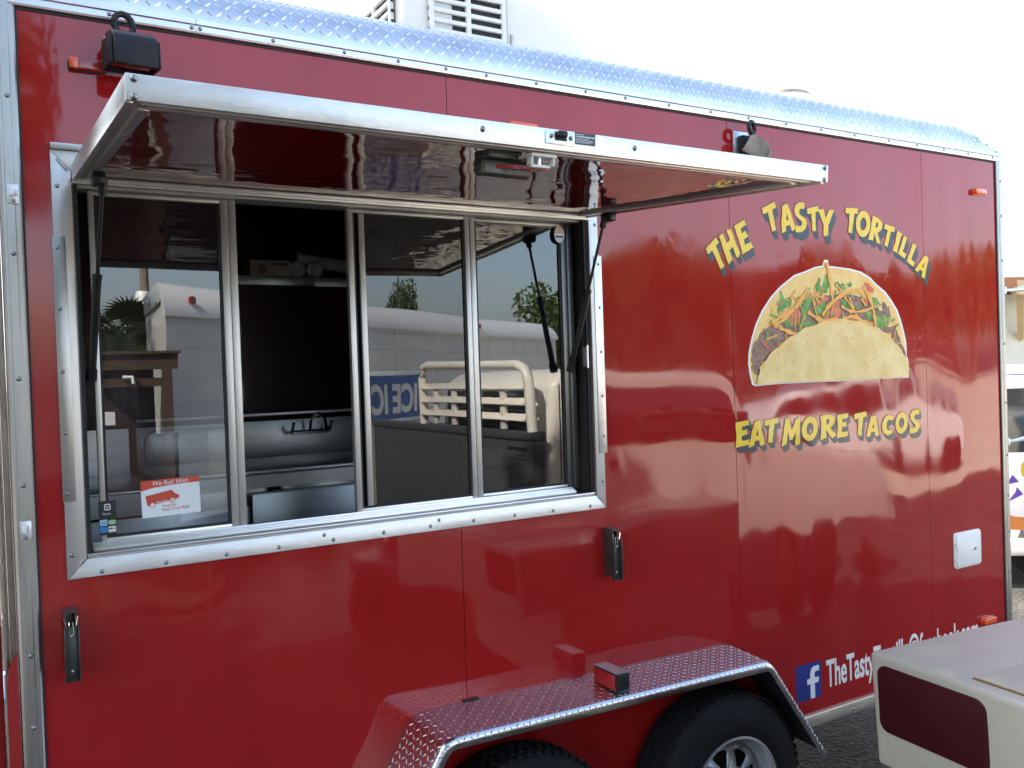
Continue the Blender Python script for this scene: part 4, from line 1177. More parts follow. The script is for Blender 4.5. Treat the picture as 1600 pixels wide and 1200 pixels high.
for k in range(130):
    x, z = rl.uniform(2.66, 3.52), rl.uniform(1.86, 2.02)
    t = (x-3.07)/0.47
    if z > 2.04-0.20*t*t or rl.random() < 0.25: continue
    s = rl.uniform(0.0008, 0.0028)
    f = flat([circ(x, z, s, 7, rz=s*rl.uniform(.6, 1.3))], yy-0.0003)
    sp.add(f.v, f.f)
dec('toasted_speck', sp, 'speck', taco)['kind'] = 'stuff'

# ---------------------------------------------------------------- web address and logo square
fb = dec('logo_square', flat([arcpoly(2.789, 0.497, 2.939, 0.648, 0.010)], -0.0006), 'fbblue', T)
dec('logo_letter', flat([[(2.872, 0.499), (2.872, 0.560), (2.853, 0.560), (2.853, 0.583), (2.872, 0.583), (2.872, 0.603), (2.878, 0.621), (2.892, 0.631), (2.926, 0.631), (2.926, 0.608), (2.906, 0.608), (2.899, 0.602), (2.899, 0.583), (2.925, 0.583), (2.921, 0.560), (2.899, 0.560), (2.899, 0.499)]], -0.0010), 'vwhite', fb)
web = text_mb('TheTastyTortilla@facebook.com', 0.112, -0.0006, 0, 0.5, sx=1.0, bold=0.0035)
wx = max(v[0] for v in web.v)
wz = [v[2] for v in web.v]
web.v = [(2.972+v[0]*(4.052-2.972)/wx, v[1], 0.526+(v[2]-0.5)*1.0) for v in web.v]
dec('web_address', web, 'vwhite', T)

# ---------------------------------------------------------------- roof air conditioner
ay0, ay1 = 0.46, 1.22
ac = P('air_conditioner', MB().prism_y([(1.36, 3.03), (2.34, 3.03), (2.32, 3.10), (2.20, 3.22), (2.06, 3.335), (1.85, 3.395), (1.40, 3.395), (1.365, 3.36)], ay0+0.03, ay1), 'acw', T, bevel=0.03, seg=4, label='cream louvred roof air conditioner')
# louvred front
def louvre(x0, x1, z0, z1, fn, name='louvre'):
    nb = 7
    P('louvre_back', MB().box(x0, x1, -0.001, 0.0, z0, z1).xform(fn), 'rubber', ac)
    # coil fins visible behind the left half
    for k in range(nb+1):
        z = z0+(z1-z0)*k/nb
        P(name, MB().box(x0-0.01, x1+0.01, -0.016, -0.0012, z-0.008, z+0.008).xform(fn), 'acw', ac, bevel=0.002)
    for k in (0, 0.5, 1.0):
        x = x0+(x1-x0)*k
        P('louvre_post', MB().box(x-0.010, x+0.010, -0.018, -0.0012, z0-0.01, z1+0.01).xform(fn), 'acw', ac, bevel=0.002)
louvre(1.47, 1.785, 3.075, 3.345, lambda p: Vector((p.x, ay0+0.028+p.y, p.z)))
rotm = Matrix.Rotation(R(-62), 3, 'Z')
louvre(0.02, 0.34, 3.075, 3.345, lambda p: Vector((1.357, ay0+0.09, 0))+Matrix.Rotation(R(90), 3, 'Z') @ Vector((p.x, -p.y, 0))+Vector((0, 0, p.z)))
P('coil_fins', MB().box(1.48, 1.56, ay0+0.022, ay0+0.0265, 3.08, 3.34), 'alu_dull', ac)
P('shroud_seam', MB().box(1.803, 1.807, ay0+0.022, ay0+0.030, 3.05, 3.37), 'alu_dull', ac)
P('shroud_clip', MB().box(1.822, 1.830, ay0+0.022, ay0+0.030, 3.19, 3.23), 'alu_dull', ac)
# roof vent
rv = P('roof_vent', MB().lathe_z([(0.115, 0.0), (0.115, 0.235), (0.128, 0.245), (0.126, 0.262), (0.09, 0.285), (0.04, 0.295), (0.0, 0.297)], 3.62, 0.72, 28, 3.02), 'zinc', T, smooth=30)
P('vent_rim', MB().lathe_z([(0.122, 0.248), (0.132, 0.252), (0.132, 0.262), (0.120, 0.268)], 3.62, 0.72, 28, 3.02), 'hinge', rv)

# hold-back latches on the rear corner
def holdback(z, l):
    h = P('door_holdback', MB().box(4.337, 4.350, -0.008, 0.012, z-0.018, z+0.018), 'alu_worn', T, bevel=0.002)
    P('holdback_arm', MB().tube([(4.351, 0.0, z), (4.42, -0.004, z+0.004), (4.42+l, -0.01, z+0.016)], 0.009, 8, rs=[0.007, 0.009, 0.014]), 'steel', h)
holdback(2.215, 0.10)
holdback(1.462, 0.14)

# ---------------------------------------------------------------- kitchen inside
P('back_panel', MB().box(0.090, 4.278, 2.350, 2.357, 0.602, 2.828), 'maroon', T)
P('partition', MB().box(0.0855, 0.090, 0.13, 2.345, 0.602, 2.828).box(4.274, 4.2785, 0.13, 2.345, 0.602, 2.828), 'maroon', T)
shf = P('wall_shelf', MB().box(1.02, 2.05, 1.75, 2.345, 2.385, 2.392).box(1.02, 1.40, 1.744, 1.7495, 2.352, 2.395).box(1.4005, 2.05, 1.744, 1.7495, 2.350, 2.394), 'steel', T, bevel=0.001)
# sinks
cnt = P('sink_counter', MB().box(0.53, 1.98, 0.955, 1.598, 1.526, 1.536), 'steel', T, bevel=0.002)
P('rolled_rim', MB().tube([(0.53, 0.950, 1.536), (1.98, 0.950, 1.536)], 0.012, 12), 'steel', cnt)
P('sink_apron', MB().box(0.53, 1.98, 0.955, 0.960, 1.474, 1.5255), 'steel', cnt)
P('basin', MB().box(0.60, 0.94, 1.00, 1.46, 1.28, 1.5255), 'steel', cnt, bevel=0.03)
P('basin', MB().box(0.98, 1.36, 1.00, 1.46, 1.28, 1.5255), 'steel', cnt, bevel=0.03)
P('backsplash', MB().box(0.53, 1.98, 1.580, 1.586, 1.5365, 1.705), 'steel', cnt, bevel=0.002)
P('backsplash_ledge', MB().box(0.53, 1.98, 1.560, 1.620, 1.728, 1.742), 'steel', cnt, bevel=0.002)
P('basin_back', MB().prism_y(arcpoly(0.56, 1.5365, 0.98, 1.690, 0.05), 1.560, 1.579), 'steel', cnt, bevel=0.004)
P('cabinet_front', MB().box(0.84, 1.98, 0.880, 0.886, 0.85, 1.460).box(0.84, 1.98, 0.8865, 0.954, 1.452, 1.460), 'steel', T, bevel=0.003)
hsn = P('hand_sink', MB().box(0.17, 0.51, 0.93, 1.598, 1.500, 1.510), 'steel', T, bevel=0.002)
P('hand_sink_front', MB().box(0.17, 0.51, 0.928, 0.932, 1.42, 1.4995), 'steel', hsn)
P('hand_sink_splash', MB().box(0.17, 0.50, 1.580, 1.586, 1.5105, 1.705), 'steel', hsn)
P('cabinet_front', MB().box(0.17, 0.836, 0.900, 0.906, 0.85, 1.415), 'steel', T, bevel=0.003)
fct = P('faucet', MB().tube([(1.19, 1.53, 1.645), (1.37, 1.53, 1.645)], 0.010, 8).tube([(1.28, 1.53, 1.645), (1.28, 1.51, 1.70), (1.28, 1.40, 1.735), (1.27, 1.28, 1.715), (1.27, 1.26, 1.67)], 0.007, 8), 'chrome', T)
P('faucet_handle', MB().tube([(1.19, 1.52, 1.645), (1.19, 1.48, 1.69)], 0.008, 8), 'chrome', fct)
P('faucet_handle', MB().tube([(1.37, 1.52, 1.645), (1.37, 1.48, 1.69)], 0.008, 8), 'chrome', fct)
P('faucet', MB().tube([(0.207, 1.53, 1.63), (0.207, 1.40, 1.645), (0.207, 1.36, 1.61)], 0.012, 8).tube([(0.178, 1.51, 1.645), (0.245, 1.51, 1.645)], 0.012, 8), 'bracket', T)

# goods on the shelf
t = thing('cardboard_box', 'pale printed carton on the shelf inside the serving window', 'box', (1.19, 1.85, 2.393))
P('carton', MB().box(1.09, 1.285, 1.76, 1.93, 2.393, 2.475), 'card', t, bevel=0.002)
P('printed_mark', MB().prism_y(circ(1.145, 2.43, 0.022), 1.7585, 1.7598).box(1.20, 1.27, 1.7585, 1.7598, 2.452, 2.462), 'speck', t)
for k, (x, lab) in enumerate(((1.325, 'round white foam bundle next to the carton on the shelf'), (1.415, 'round white foam bundle under the paper roll on the shelf'))):
    o = P('foam_bundle', MB().lathe_y([(0.0, 1.76), (0.030, 1.762), (0.040, 1.775), (0.042, 1.95), (0.0, 1.95)], x, 2.436, 20), 'foam')
    tag(o, lab, 'foam bundle', 'white bundles on the shelf')
o = P('paper_roll', MB().tube([(1.36, 1.90, 2.505), (1.62, 1.86, 2.465)], 0.034, 16), 'foam')
tag(o, 'white paper roll lying across the bundles on the shelf', 'paper roll')

# ---------------------------------------------------------------- cream vehicle tail, lower right
ct_ = thing('cream_vehicle', 'low cream vehicle tail with big dark red reflector panel in front of the trailer', 'vehicle', (2.6, -1.6, 0))
def A(p): # slight yaw of the whole body about its near corner
    c, s = math.cos(R(-5.3)), math.sin(R(-5.3))
    q = Vector((p.x-2.065, p.y+0.93, p.z))
    return Vector((2.056+q.x*c-q.y*s, -0.922+q.x*s+q.y*c, p.z-0.004))
P('tail_body', MB().hexa([(2.075, -0.938, 0.785), (3.5, -0.938, 0.785), (3.5, -1.95, 0.785), (2.085, -1.95, 0.785)], [(2.062, -0.930, 1.098), (3.5, -0.930, 1.098), (3.5, -1.95, 1.098), (2.062, -1.95, 1.098)]).xform(A), 'cream', ct_, bevel=0.014, seg=4)
lens = [(y, z) for y, z in arcpoly(-1.282, 0.888, -0.957, 1.072, 0.030, 6)]
P('reflector_panel', MB().prism_x([(y, z) for y, z in lens], 2.058, 2.072).xform(lambda p: A(Vector((p.x+(1.098-p.z)*0.04, p.y, p.z)))), 'darklens', ct_, bevel=0.004)
P('lid', MB().box(2.112, 3.2, -1.90, -1.215, 1.099, 1.106).xform(A), 'cream', ct_, bevel=0.003)
P('lid_seal', MB().box(2.108, 2.1115, -1.90, -1.213, 1.0985, 1.102).xform(A), 'speck', ct_)
P('fender_skirt', MB().box(2.3, 3.4, -1.90, -0.99, 0.42, 0.784).xform(A), 'cream', ct_, bevel=0.02)
rc = random.Random(4)
for k in range(9):
    y = rc.uniform(-1.33, -0.97); w = rc.uniform(0.003, 0.012)
    P('paint_chip', MB().prism_x([(y, 1.0835), (y+w*0.4, 1.0822), (y+w, 1.0838), (y+w*0.8, 1.0875), (y+w*0.2, 1.0868)], 2.0655, 2.0672).xform(A), 'zinc', ct_)
for (x, y) in ((2.62, -1.0), (2.62, -1.86)):
    wv = P('wheel', MB().lathe_y([(0.0, -0.09), (0.16, -0.09), (0.18, -0.10), (0.26, -0.09), (0.28, -0.05), (0.28, 0.05), (0.26, 0.09), (0.0, 0.09)], 0, 0, 28), 'tyre', ct_)
    wv.location = Vector((x, y, 0.28))-ct_.location

# ---------------------------------------------------------------- cream truck with headache rack (seen mirrored in the window)
tk = thing('cream_truck', 'cream pickup truck with slatted rear-window rack parked facing away to the right', 'truck', (4.3, -2.75, 0))
yN, yF = -1.95, -3.60
bm_ = P('bulkhead', MB().box(2.86, 2.94, yF-1.0, yN, 0.62, 1.50), 'bulk', tk, bevel=0.01)
P('bulkhead_cap', MB().box(2.845, 2.955, yF-1.01, yN+0.01, 1.46, 1.515), 'bulk', bm_, bevel=0.012)
P('stamped_lettering', MB().box(2.8585, 2.8598, yN-0.28, yN-0.06, 1.39, 1.415).box(2.8585, 2.8598, yN-0.20, yN-0.08, 1.36, 1.366).box(2.8585, 2.8598, yN-0.28, yN-0.06, 1.335, 1.342), 'vblack', bm_)
rk = P('headache_rack', MB().tube([(2.88, yN-0.02, 1.515), (2.86, yN-0.02, 1.84), (2.86, yN-0.05, 1.905), (2.86, yN-0.13, 1.935), (2.86, yF+0.13, 1.965), (2.86, yF+0.05, 1.945), (2.86, yF+0.02, 1.87), (2.88, yF+0.02, 1.515)], 0.032, 12), 'creamt', tk)
for z in (1.60, 1.70, 1.80):
    P('rack_slat', MB().hexa([(2.83, yN-0.05, z-0.018), (2.85, yN-0.05, z-0.026), (2.85, yF+0.05, z-0.022), (2.83, yF+0.05, z-0.014)], [(2.87, yN-0.05, z+0.024), (2.89, yN-0.05, z+0.016), (2.89, yF+0.05, z+0.020), (2.87, yF+0.05, z+0.028)]), 'creamt', rk, bevel=0.004)
for y in (yN-0.33, yN-0.80, yF+0.55, yF+0.25):
    P('rack_post', MB().box(2.852, 2.878, y-0.03, y+0.03, 1.52, 1.79), 'creamt', rk, bevel=0.004)
prof = [(3.02, 0.62), (6.15, 0.62), (6.20, 0.95), (6.10, 1.16), (4.95, 1.28), (4.35, 1.84), (4.15, 1.90), (3.20, 1.90), (3.06, 1.82), (2.99, 1.25)]
P('cab', MB().prism_y(prof, yF+0.02, yN-0.06), 'creamt', tk, bevel=0.05, seg=3)
P('side_window', MB().prism_y([(3.22, 1.34), (3.95, 1.34), (4.50, 1.34), (4.26, 1.74), (4.10, 1.80), (3.30, 1.80), (3.20, 1.74)], yN-0.0598, yN-0.052), 'winglass', tk, bevel=0.003)
P('rear_window', MB().box(2.985, 3.06, yF+0.20, yN-0.26, 1.36, 1.76), 'winglass', tk)
P('windscreen', MB().hexa([(4.95, yF+0.15, 1.30), (4.95, yN-0.18, 1.30), (4.40, yN-0.18, 1.82), (4.40, yF+0.15, 1.82)], [(4.975, yF+0.15, 1.31), (4.975, yN-0.18, 1.31), (4.425, yN-0.18, 1.83), (4.425, yF+0.15, 1.83)]), 'winglass', tk)
P('door_seam', MB().box(3.10, 3.106, yN-0.0598, yN-0.056, 0.7, 1.8).box(4.52, 4.526, yN-0.0598, yN-0.056, 0.7, 1.33), 'rubber', tk)
P('door_mirror', MB().box(4.38, 4.46, yN-0.05, yN+0.16, 1.38, 1.62), 'vblack', tk, bevel=0.02)
P('door_handle', MB().box(3.25, 3.42, yN-0.055, yN-0.035, 1.20, 1.24), 'vblack', tk, bevel=0.005)
P('deck', MB().box(2.2, 2.98, yF, yN-0.28, 0.62, 0.72), 'vblack', tk)  # deck kept dark as well, for the shade below the rack
for x in (2.55, 5.35):
    for y in (yN-0.12, yF+0.12):
        wv = P('wheel', MB().lathe_y([(0.0, -0.10), (0.22, -0.10), (0.24, -0.12), (0.36, -0.11), (0.38, -0.06), (0.38, 0.06), (0.36, 0.11), (0.0, 0.11)], 0, 0, 32), 'tyre', tk)
        wv.location = Vector((x, y, 0.38))-tk.location

# ---------------------------------------------------------------- long white enclosed trailer across the lot
bx = thing('enclosed_trailer', 'long white enclosed trailer with rounded roof edge across the lot', 'trailer', (6.1, -10.5, 0))
p0, p1 = Vector((1.53, -6.80, 0)), Vector((10.75, -13.60, 0))
d_ = (p1-p0).normalized(); n_ = Vector((d_.y, -d_.x, 0))
if n_.y > 0: n_ = -n_
p2 = p1+n_*2.4; p3 = Vector((1.72, -9.4, 0))
pr = [(p.x, p.y) for p in (p0, p1, p2, p3)]
P('trailer_body', MB().prism_z(pr, 0.45, 2.72), 'truckw', bx)
# rounded roof edge
rp_ = [(0.05, 2.56), (0.05, 2.60), (0.02, 2.70), (-0.06, 2.80), (-0.18, 2.88), (-0.34, 2.925), (-0.5, 2.93), (-2.3, 2.93), (-2.3, 2.721), (-0.001, 2.721), (-0.001, 2.56)]
mb = MB()
e3 = (p3-p0).normalized()
for q, n_2 in ((p0-d_*0.05, e3), (p1, n_)):
    for (o_, z) in rp_:
        mb.v.append(tuple(q-n_*o_*1.0+Vector((0, 0, z)) if o_ >= 0 else q+n_2*(-o_)+Vector((0, 0, z))))
k = len(rp_)
mb.f = [tuple(range(k)), tuple(range(2*k-1, k-1, -1))]+[(i, i+k, (i+1) % k+k, (i+1) % k) for i in range(k)]
P('roof_cap', mb, 'truckw', bx, smooth=50)
L_ = (p1-p0).length
for k in range(1, 10):
    q = p0+d_*(L_*k/10)-n_*0.001
    P('side_rib', MB().hexa([q-d_*0.02, q+d_*0.02, q+d_*0.02-n_*0.02, q-d_*0.02-n_*0.02], [q-d_*0.02+Vector((0, 0, 2.25)), q+d_*0.02+Vector((0, 0, 2.25)), q+d_*0.02-n_*0.02+Vector((0, 0, 2.25)), q-d_*0.02-n_*0.02+Vector((0, 0, 2.25))]).xform(lambda p: p+Vector((0, 0, 0.46))), 'truckw', bx)
for z in (0.75, 1.05, 1.35, 1.65, 1.95, 2.25, 2.5):
    a, b = p0-n_*0.0012, p1-n_*0.0012
    P('side_groove', MB().add([a+Vector((0, 0, z)), b+Vector((0, 0, z)), b+Vector((0, 0, z+0.008)), a+Vector((0, 0, z+0.008))], [(0, 1, 2, 3)]), 'alu_dull', bx, smooth=0)
for s in (0.35, 3.6, 7.5):
    q = p0+d_*s-n_*0.02+Vector((0, 0, 2.74))
    P('marker_lamp', MB().tube([q, q-n_*0.03], 0.045, 12), 'redlens', bx)
for s in (5.0, 6.2):
    q = p0+d_*s+n_*0.15
    w_ = P('wheel', MB().tube([q+Vector((0, 0, 0.4)), q+n_*0.25+Vector((0, 0, 0.4))], 0.4, 24), 'tyre', bx)
sg = p0+d_*0.55-n_*0.003
P('side_sign', MB().add([sg+Vector((0, 0, .85)), sg+d_*0.9+Vector((0, 0, .85)), sg+d_*0.9+Vector((0, 0, 1.35)), sg+Vector((0, 0, 1.35))], [(0, 1, 2, 3)]), 'zinc', bx, smooth=0)

# ---------------------------------------------------------------- ice merchandiser
ic = thing('ice_merchandiser', 'blue fronted outdoor ice chest with ICE lettering near the enclosed trailer', 'ice chest', (4.6, -8.2, 0))
c0, c1 = Vector((3.95, -7.75, 0)), Vector((5.15, -8.55, 0))
dd = (c1-c0).normalized(); nn = Vector((dd.y, -dd.x, 0))
if nn.y > 0: nn = -nn
L2 = (c1-c0).length
P('chest_body', MB().prism_z([(p.x, p.y) for p in (c0, c1, c1+nn*0.8, c0+nn*0.8)], 0.1, 1.95), 'truckw', ic, bevel=0.02)
def banner(m, s0, s1, z0, z1, off, name):
    a, b = c0+dd*s0-nn*off, c0+dd*s1-nn*off
    return P(name, MB().add([a+Vector((0, 0, z0)), b+Vector((0, 0, z0)), b+Vector((0, 0, z1)), a+Vector((0, 0, z1))], [(0, 1, 2, 3)]), m, ic, smooth=0)
banner('icey', 0.03, L2-0.03, 1.32, 1.90, 0.004, 'ice_banner')
for s in (0.62, 1.32):
    tm = text_mb('ICE', 0.36, 0, 0, 0, sx=0.80, bold=0.02)
    tm.v = [tuple(c0+dd*s-dd*v[0]-nn*0.006+Vector((0, 0, 1.42+v[2]))) for v in tm.v]
    P('ice_lettering', tm, 'vwhite', ic, smooth=0)
banner('alu_dull', 0.05, L2/2-0.02, 0.2, 1.28, 0.004, 'chest_door')
banner('alu_dull', L2/2+0.02, L2-0.05, 0.2, 1.28, 0.004, 'chest_door')

# ---------------------------------------------------------------- wooden stall across the lot
sh = thing('wooden_stall', 'brown wooden stall with board fascia and dark open counter across the lot', 'stall', (1.1, -6.2, 0))
P('fascia_board', MB().box(0.62, 1.50, -6.05, -6.0, 2.03, 2.17), 'wood', sh)
P('fascia_board', MB().box(0.62, 1.42, -6.06, -6.02, 1.87, 1.95), 'wood', sh)
P('stall_roof', MB().box(0.58, 1.52, -7.3, -5.96, 2.172, 2.20), 'wood', sh)
for x in (0.64, 1.40):
    P('stall_post', MB().box(x-0.04, x+0.04, -6.05, -5.97, 0.0, 2.029), 'wood', sh)
P('back_boards', MB().box(0.60, 1.46, -7.25, -7.2, 0.0, 2.17), 'barn', sh)
P('counter_boards', MB().box(0.60, 1.48, -6.06, -6.0, 0.2, 1.42), 'barn', sh)
P('white_pipe', MB().tube([(1.02, -5.98, 1.96), (1.10, -5.98, 1.96), (1.11, -5.98, 1.90)], 0.018, 8), 'white', sh)
P('paper_notice', MB().box(0.78, 0.94, -6.02, -6.0, 1.52, 1.64), 'st_white', sh)

# ---------------------------------------------------------------- trees, palm, pole, building behind
rt = random.Random(11)
def leaf_cloud(n, blobs, size):
    mb = MB()
    for _ in range(n):
        bx_, by_, bz_, br = rt.choice(blobs)
        while True:
            v = Vector((rt.uniform(-1, 1), rt.uniform(-1, 1), rt.uniform(-1, 1)))
            if 0.35 < v.length < 1: break
        p = Vector((bx_, by_, bz_))+v*br
        a = Vector((rt.uniform(-1, 1), rt.uniform(-1, 1), rt.uniform(-1, 1))).normalized()
        b = a.orthogonal().normalized()
        s = size*rt.uniform(0.6, 1.4)
        c = p+a*s; d = p+b*s*0.45; e_ = p-a*s; f_ = p-b*s*0.45
        mb.add([e_, d, c, f_], [(0, 1, 2, 3)])
    return mb
def make_tree():
    t = thing('broadleaf_tree', '', 'tree', (0, 0, 0), 'trees along the far side of the lot')
    P('trunk', MB().tube([(0, 0, 0), (0.08, 0.05, 1.2), (0.0, 0.1, 2.4), (0.1, 0.0, 3.6)], 0.16, 10, rs=[0.24, 0.18, 0.14, 0.07]).tube([(0, 0.08, 2.0), (0.7, 0.3, 3.0), (1.1, 0.4, 3.8)], 0.07, 8, rs=[0.09, 0.06, 0.03]).tube([(0.05, 0.08, 2.2), (-0.7, -0.2, 3.1), (-1.0, -0.4, 4.0)], 0.07, 8, rs=[0.09, 0.06, 0.03]), 'bark', t)
    blobs = [(rt.uniform(-1.5, 1.5), rt.uniform(-1.5, 1.5), rt.uniform(2.6, 4.6), rt.uniform(0.6, 1.15)) for _ in range(16)]
    P('crown', leaf_cloud(5200, blobs, 0.12), 'leaf', t, smooth=0, fix=False)
    return t
tree0 = make_tree()
spots = [(16.4, -21, 0.86, 0.3, 'green broadleaf tree rising just above the enclosed trailer roof'),
         (10.2, -20.5, 0.78, 1.3, 'small green tree showing over the middle of the enclosed trailer'),
         (31.0, -34, 0.92, 2.2, 'lower rounded tree at the left end of the far tree row'),
         (34.5, -37, 1.12, 4.0, 'taller tree in the middle of the far tree row'),
         (39.0, -35, 0.98, 1.7, 'broad tree right of the middle in the far tree row'),
         (43.5, -34, 1.20, 5.0, 'tallest tree of the far tree row'),
         (48.5, -32, 1.00, 2.7, 'spreading tree next to the tallest one in the far row'),
         (54.0, -30, 1.15, 3.3, 'large tree near the right end of the far tree row'),
         (60.0, -27, 1.10, 0.6, 'last tree at the right end of the far tree row'),
         (2.0, -17, 0.62, 0.2, 'short leafy tree beside the utility pole')]
for i, (x, y, s, rz, lab) in enumerate(spots):
    o = tree0 if i == 0 else copy_tree(tree0)
    o.location = (x, y, 0); o.scale = (s*(1.5 if y < -25 else 1), s*(1.5 if y < -25 else 1), s*(1.35 if y < -25 else 1)) if i != 1 else (0.26, 0.26, 0.86); o.rotation_euler = (0, 0, rz); o['label'] = lab
ok_ = thing('broadleaf_tree', 'big spreading tree standing left of the wooden stall across the lot', 'tree', (-2.9, -9.8, 0), 'trees along the far side of the lot')
o = link('trunk', make_mesh('trunk', MB().tube([(0, 0, 0), (0.1, 0, 1.5), (0, 0.1, 3.0), (0.1, 0, 5.0)], 0.3, 12, rs=[0.42, 0.32, 0.26, 0.14]).tube([(0, 0.1, 2.4), (1.2, 0.4, 4.2), (2.0, 0.5, 5.6)], 0.1, 8, rs=[0.17, 0.12, 0.05]).tube([(0, 0.1, 2.6), (-1.2, -0.4, 4.4), (-1.9, -0.5, 5.8)], 0.1, 8, rs=[0.17, 0.12, 0.05]), 'bark'))
o.parent = ok_
rt = random.Random(5)
o = link('crown', make_mesh('crown', leaf_cloud(22000, [(rt.uniform(-2.6, 2.6), rt.uniform(-2.4, 2.4), rt.uniform(2.6, 8.6), rt.uniform(0.9, 1.6)) for _ in range(42)], 0.125), 'leaf', smooth=0, fix=False))
o.parent = ok_
def shade_tree(loc, lab, n, blobs):
    t_ = thing('broadleaf_tree', lab, 'tree', loc, 'trees along the far side of the lot')
    o_ = link('trunk', make_mesh('trunk', MB().tube([(0, 0, 0), (0.1, 0, 1.8), (0, 0.1, 4.0), (0.1, 0, 6.2)], 0.3, 12, rs=[0.36, 0.28, 0.22, 0.10]), 'bark')); o_.parent = t_
    o_ = link('crown', make_mesh('crown', leaf_cloud(n, blobs, 0.17), 'leaf', smooth=0, fix=False)); o_.parent = t_
shade_tree((-4.9, 5.9, 0), 'tall unseen leafy tree added to shade the left part of the roof', 12000, [(rt.uniform(-1.6, 1.6), rt.uniform(-1.7, 1.8), rt.uniform(4.6, 8.9), rt.uniform(0.9, 1.3)) for _ in range(30)])  # unseen tree, added to throw a shade step onto the roof plate
sh2 = thing('broadleaf_tree', 'unseen leafy tree placed to shade the left end of the red trailer', 'tree', (-4.3, 1.9, 0), 'trees along the far side of the lot')  # out-of-view tree, crown placed and sized to shade ground and trailer's left side
o = link('trunk', make_mesh('trunk', MB().tube([(0, 0, 0), (0.1, 0, 1.5), (0, 0.1, 3.0), (0.1, 0, 4.6)], 0.3, 12, rs=[0.36, 0.28, 0.22, 0.12]), 'bark'))
o.parent = sh2
o = link('crown', make_mesh('crown', leaf_cloud(16000, [(rt.uniform(-2.0, 1.6), rt.uniform(-2.3, 2.3), rt.uniform(2.2, 6.9), rt.uniform(0.9, 1.4)) for _ in range(40)], 0.17), 'leaf', smooth=0, fix=False))
o.parent = sh2
def palm(x, y, h, lab):
    t = thing('palm_tree', lab, 'palm tree', (x, y, 0), 'palms behind the wooden stall')
    mb = MB().tube([(0, 0, 0), (0.05, 0, h*0.5), (0.0, 0.03, h)], 0.14, 10, rs=[0.17, 0.13, 0.11])
    o = link('trunk', make_mesh('trunk', mb, 'bark'), None); o.parent = t
    mb = MB()
    for k in range(34):
        a = rt.uniform(0, 2*math.pi); el = rt.uniform(-0.6, 1.1); L = rt.uniform(0.7, 1.05)
        d = Vector((math.cos(a)*math.cos(el), math.sin(a)*math.cos(el), math.sin(el)))
        base = Vector((0, 0, h))+d*L*0.55
        side = d.cross(Vector((0, 0, 1))).normalized()
        mb.tube([Vector((0, 0, h)), base], 0.012, 4)
        for q in range(17):
            th = R(-85+170*q/16)
            dd_ = d*math.cos(th)+side*math.sin(th)
            tip = base+dd_*L*0.6+Vector((0, 0, -0.12))
            w = (d*-math.sin(th)+side*math.cos(th))*0.028
            mb.add([base, base+dd_*L*0.3+w, tip, base+dd_*L*0.3-w], [(0, 1, 2, 3)])
    o = link('crown', make_mesh('crown', mb, 'leaf2', smooth=0, fix=False), None); o.parent = t
palm(2.35, -15.5, 2.75, 'shaggy green palm standing in front of the utility pole')
palm(2.0, -14.2, 2.0, 'short yellowing palm behind the wooden stall')
pl_ = thing('utility_pole', 'wooden utility pole with grey transformer can behind the palms', 'utility pole', (3.25, -20, 0))
P('pole', MB().tube([(3.25, -20, 0), (3.25, -20, 4.75)], 0.10, 10), 'pole', pl_)
P('transformer', MB().lathe_z([(0.0, 0.0), (0.16, 0.0), (0.17, 0.02), (0.17, 0.42), (0.14, 0.47), (0.0, 0.48)], 3.18, -19.8, 16, 3.55), 'white', pl_)
wr = MB()
for z in (3.15, 2.95):
    wr.tube([(-6, -30, z+0.3), (-1, -25, z), (3.2, -20, z+0.35)], 0.012, 4)
P('power_line', wr, 'vblack', pl_)

bd = thing('far_building', 'low brown brick building with flat roof across the concrete lot', 'building', (45, -46, 0))
P('wall', MB().box(22, 75, -52, -44, 0, 3.6), 'brick', bd)
P('roof_edge', MB().box(21.8, 75.2, -52.2, -43.8, 3.602, 3.95), 'fascia', bd)
for k in range(9):
    x = 25+k*5.5
    f_ = P('window', MB().box(x, x+2.2, -43.998, -43.96, 1.0, 2.5), 'winglass', bd)
    P('window_frame', MB().box(x-0.08, x+2.28, -43.999, -43.97, 0.90, 0.995).box(x-0.08, x+2.28, -43.999, -43.97, 2.505, 2.6), 'white', f_)

# parked cars on the apron
def car(x, y, rz, m, lab):
    t = thing('parked_car', lab, 'car', (0, 0, 0), 'cars parked on the concrete apron')
    prof = [(-2.2, 0.35), (2.2, 0.35), (2.25, 0.70), (2.0, 0.86), (1.05, 0.96), (0.45, 1.40), (-1.15, 1.45), (-1.9, 1.0), (-2.25, 0.92)]
    b = link('body', make_mesh('body', MB().prism_y(prof, -0.88, 0.88), m, bevel=0.06, seg=3), t)
    b.location = (0, 0, 0)
    for s in (-1, 1):
        w = link('side_window', make_mesh('side_window', MB().prism_y([(0.85, 0.98), (0.36, 1.32), (-1.08, 1.36), (-1.6, 1.0)], s*0.881, s*0.89), 'winglass'), t); w.location = (0, 0, 0)
    for a in (-1.35, 1.40):
        for s in (-0.82, 0.82):
            w = link('wheel', make_mesh('wheel', MB().lathe_y([(0, -0.1), (0.2, -0.1), (0.31, -0.09), (0.33, -0.04), (0.33, 0.04), (0.31, 0.09), (0, 0.1)], a, 0.33, 24), 'tyre'), t); w.location = (0, s, 0)
    t.location = (x, y, 0); t.rotation_euler = (0, 0, rz)
car(13.0, -8.2, R(12), 'truckw', 'white parked car on the edge of the concrete apron')
car(19.0, -12.5, R(5), 'zinc', 'grey parked car farther out on the concrete apron')

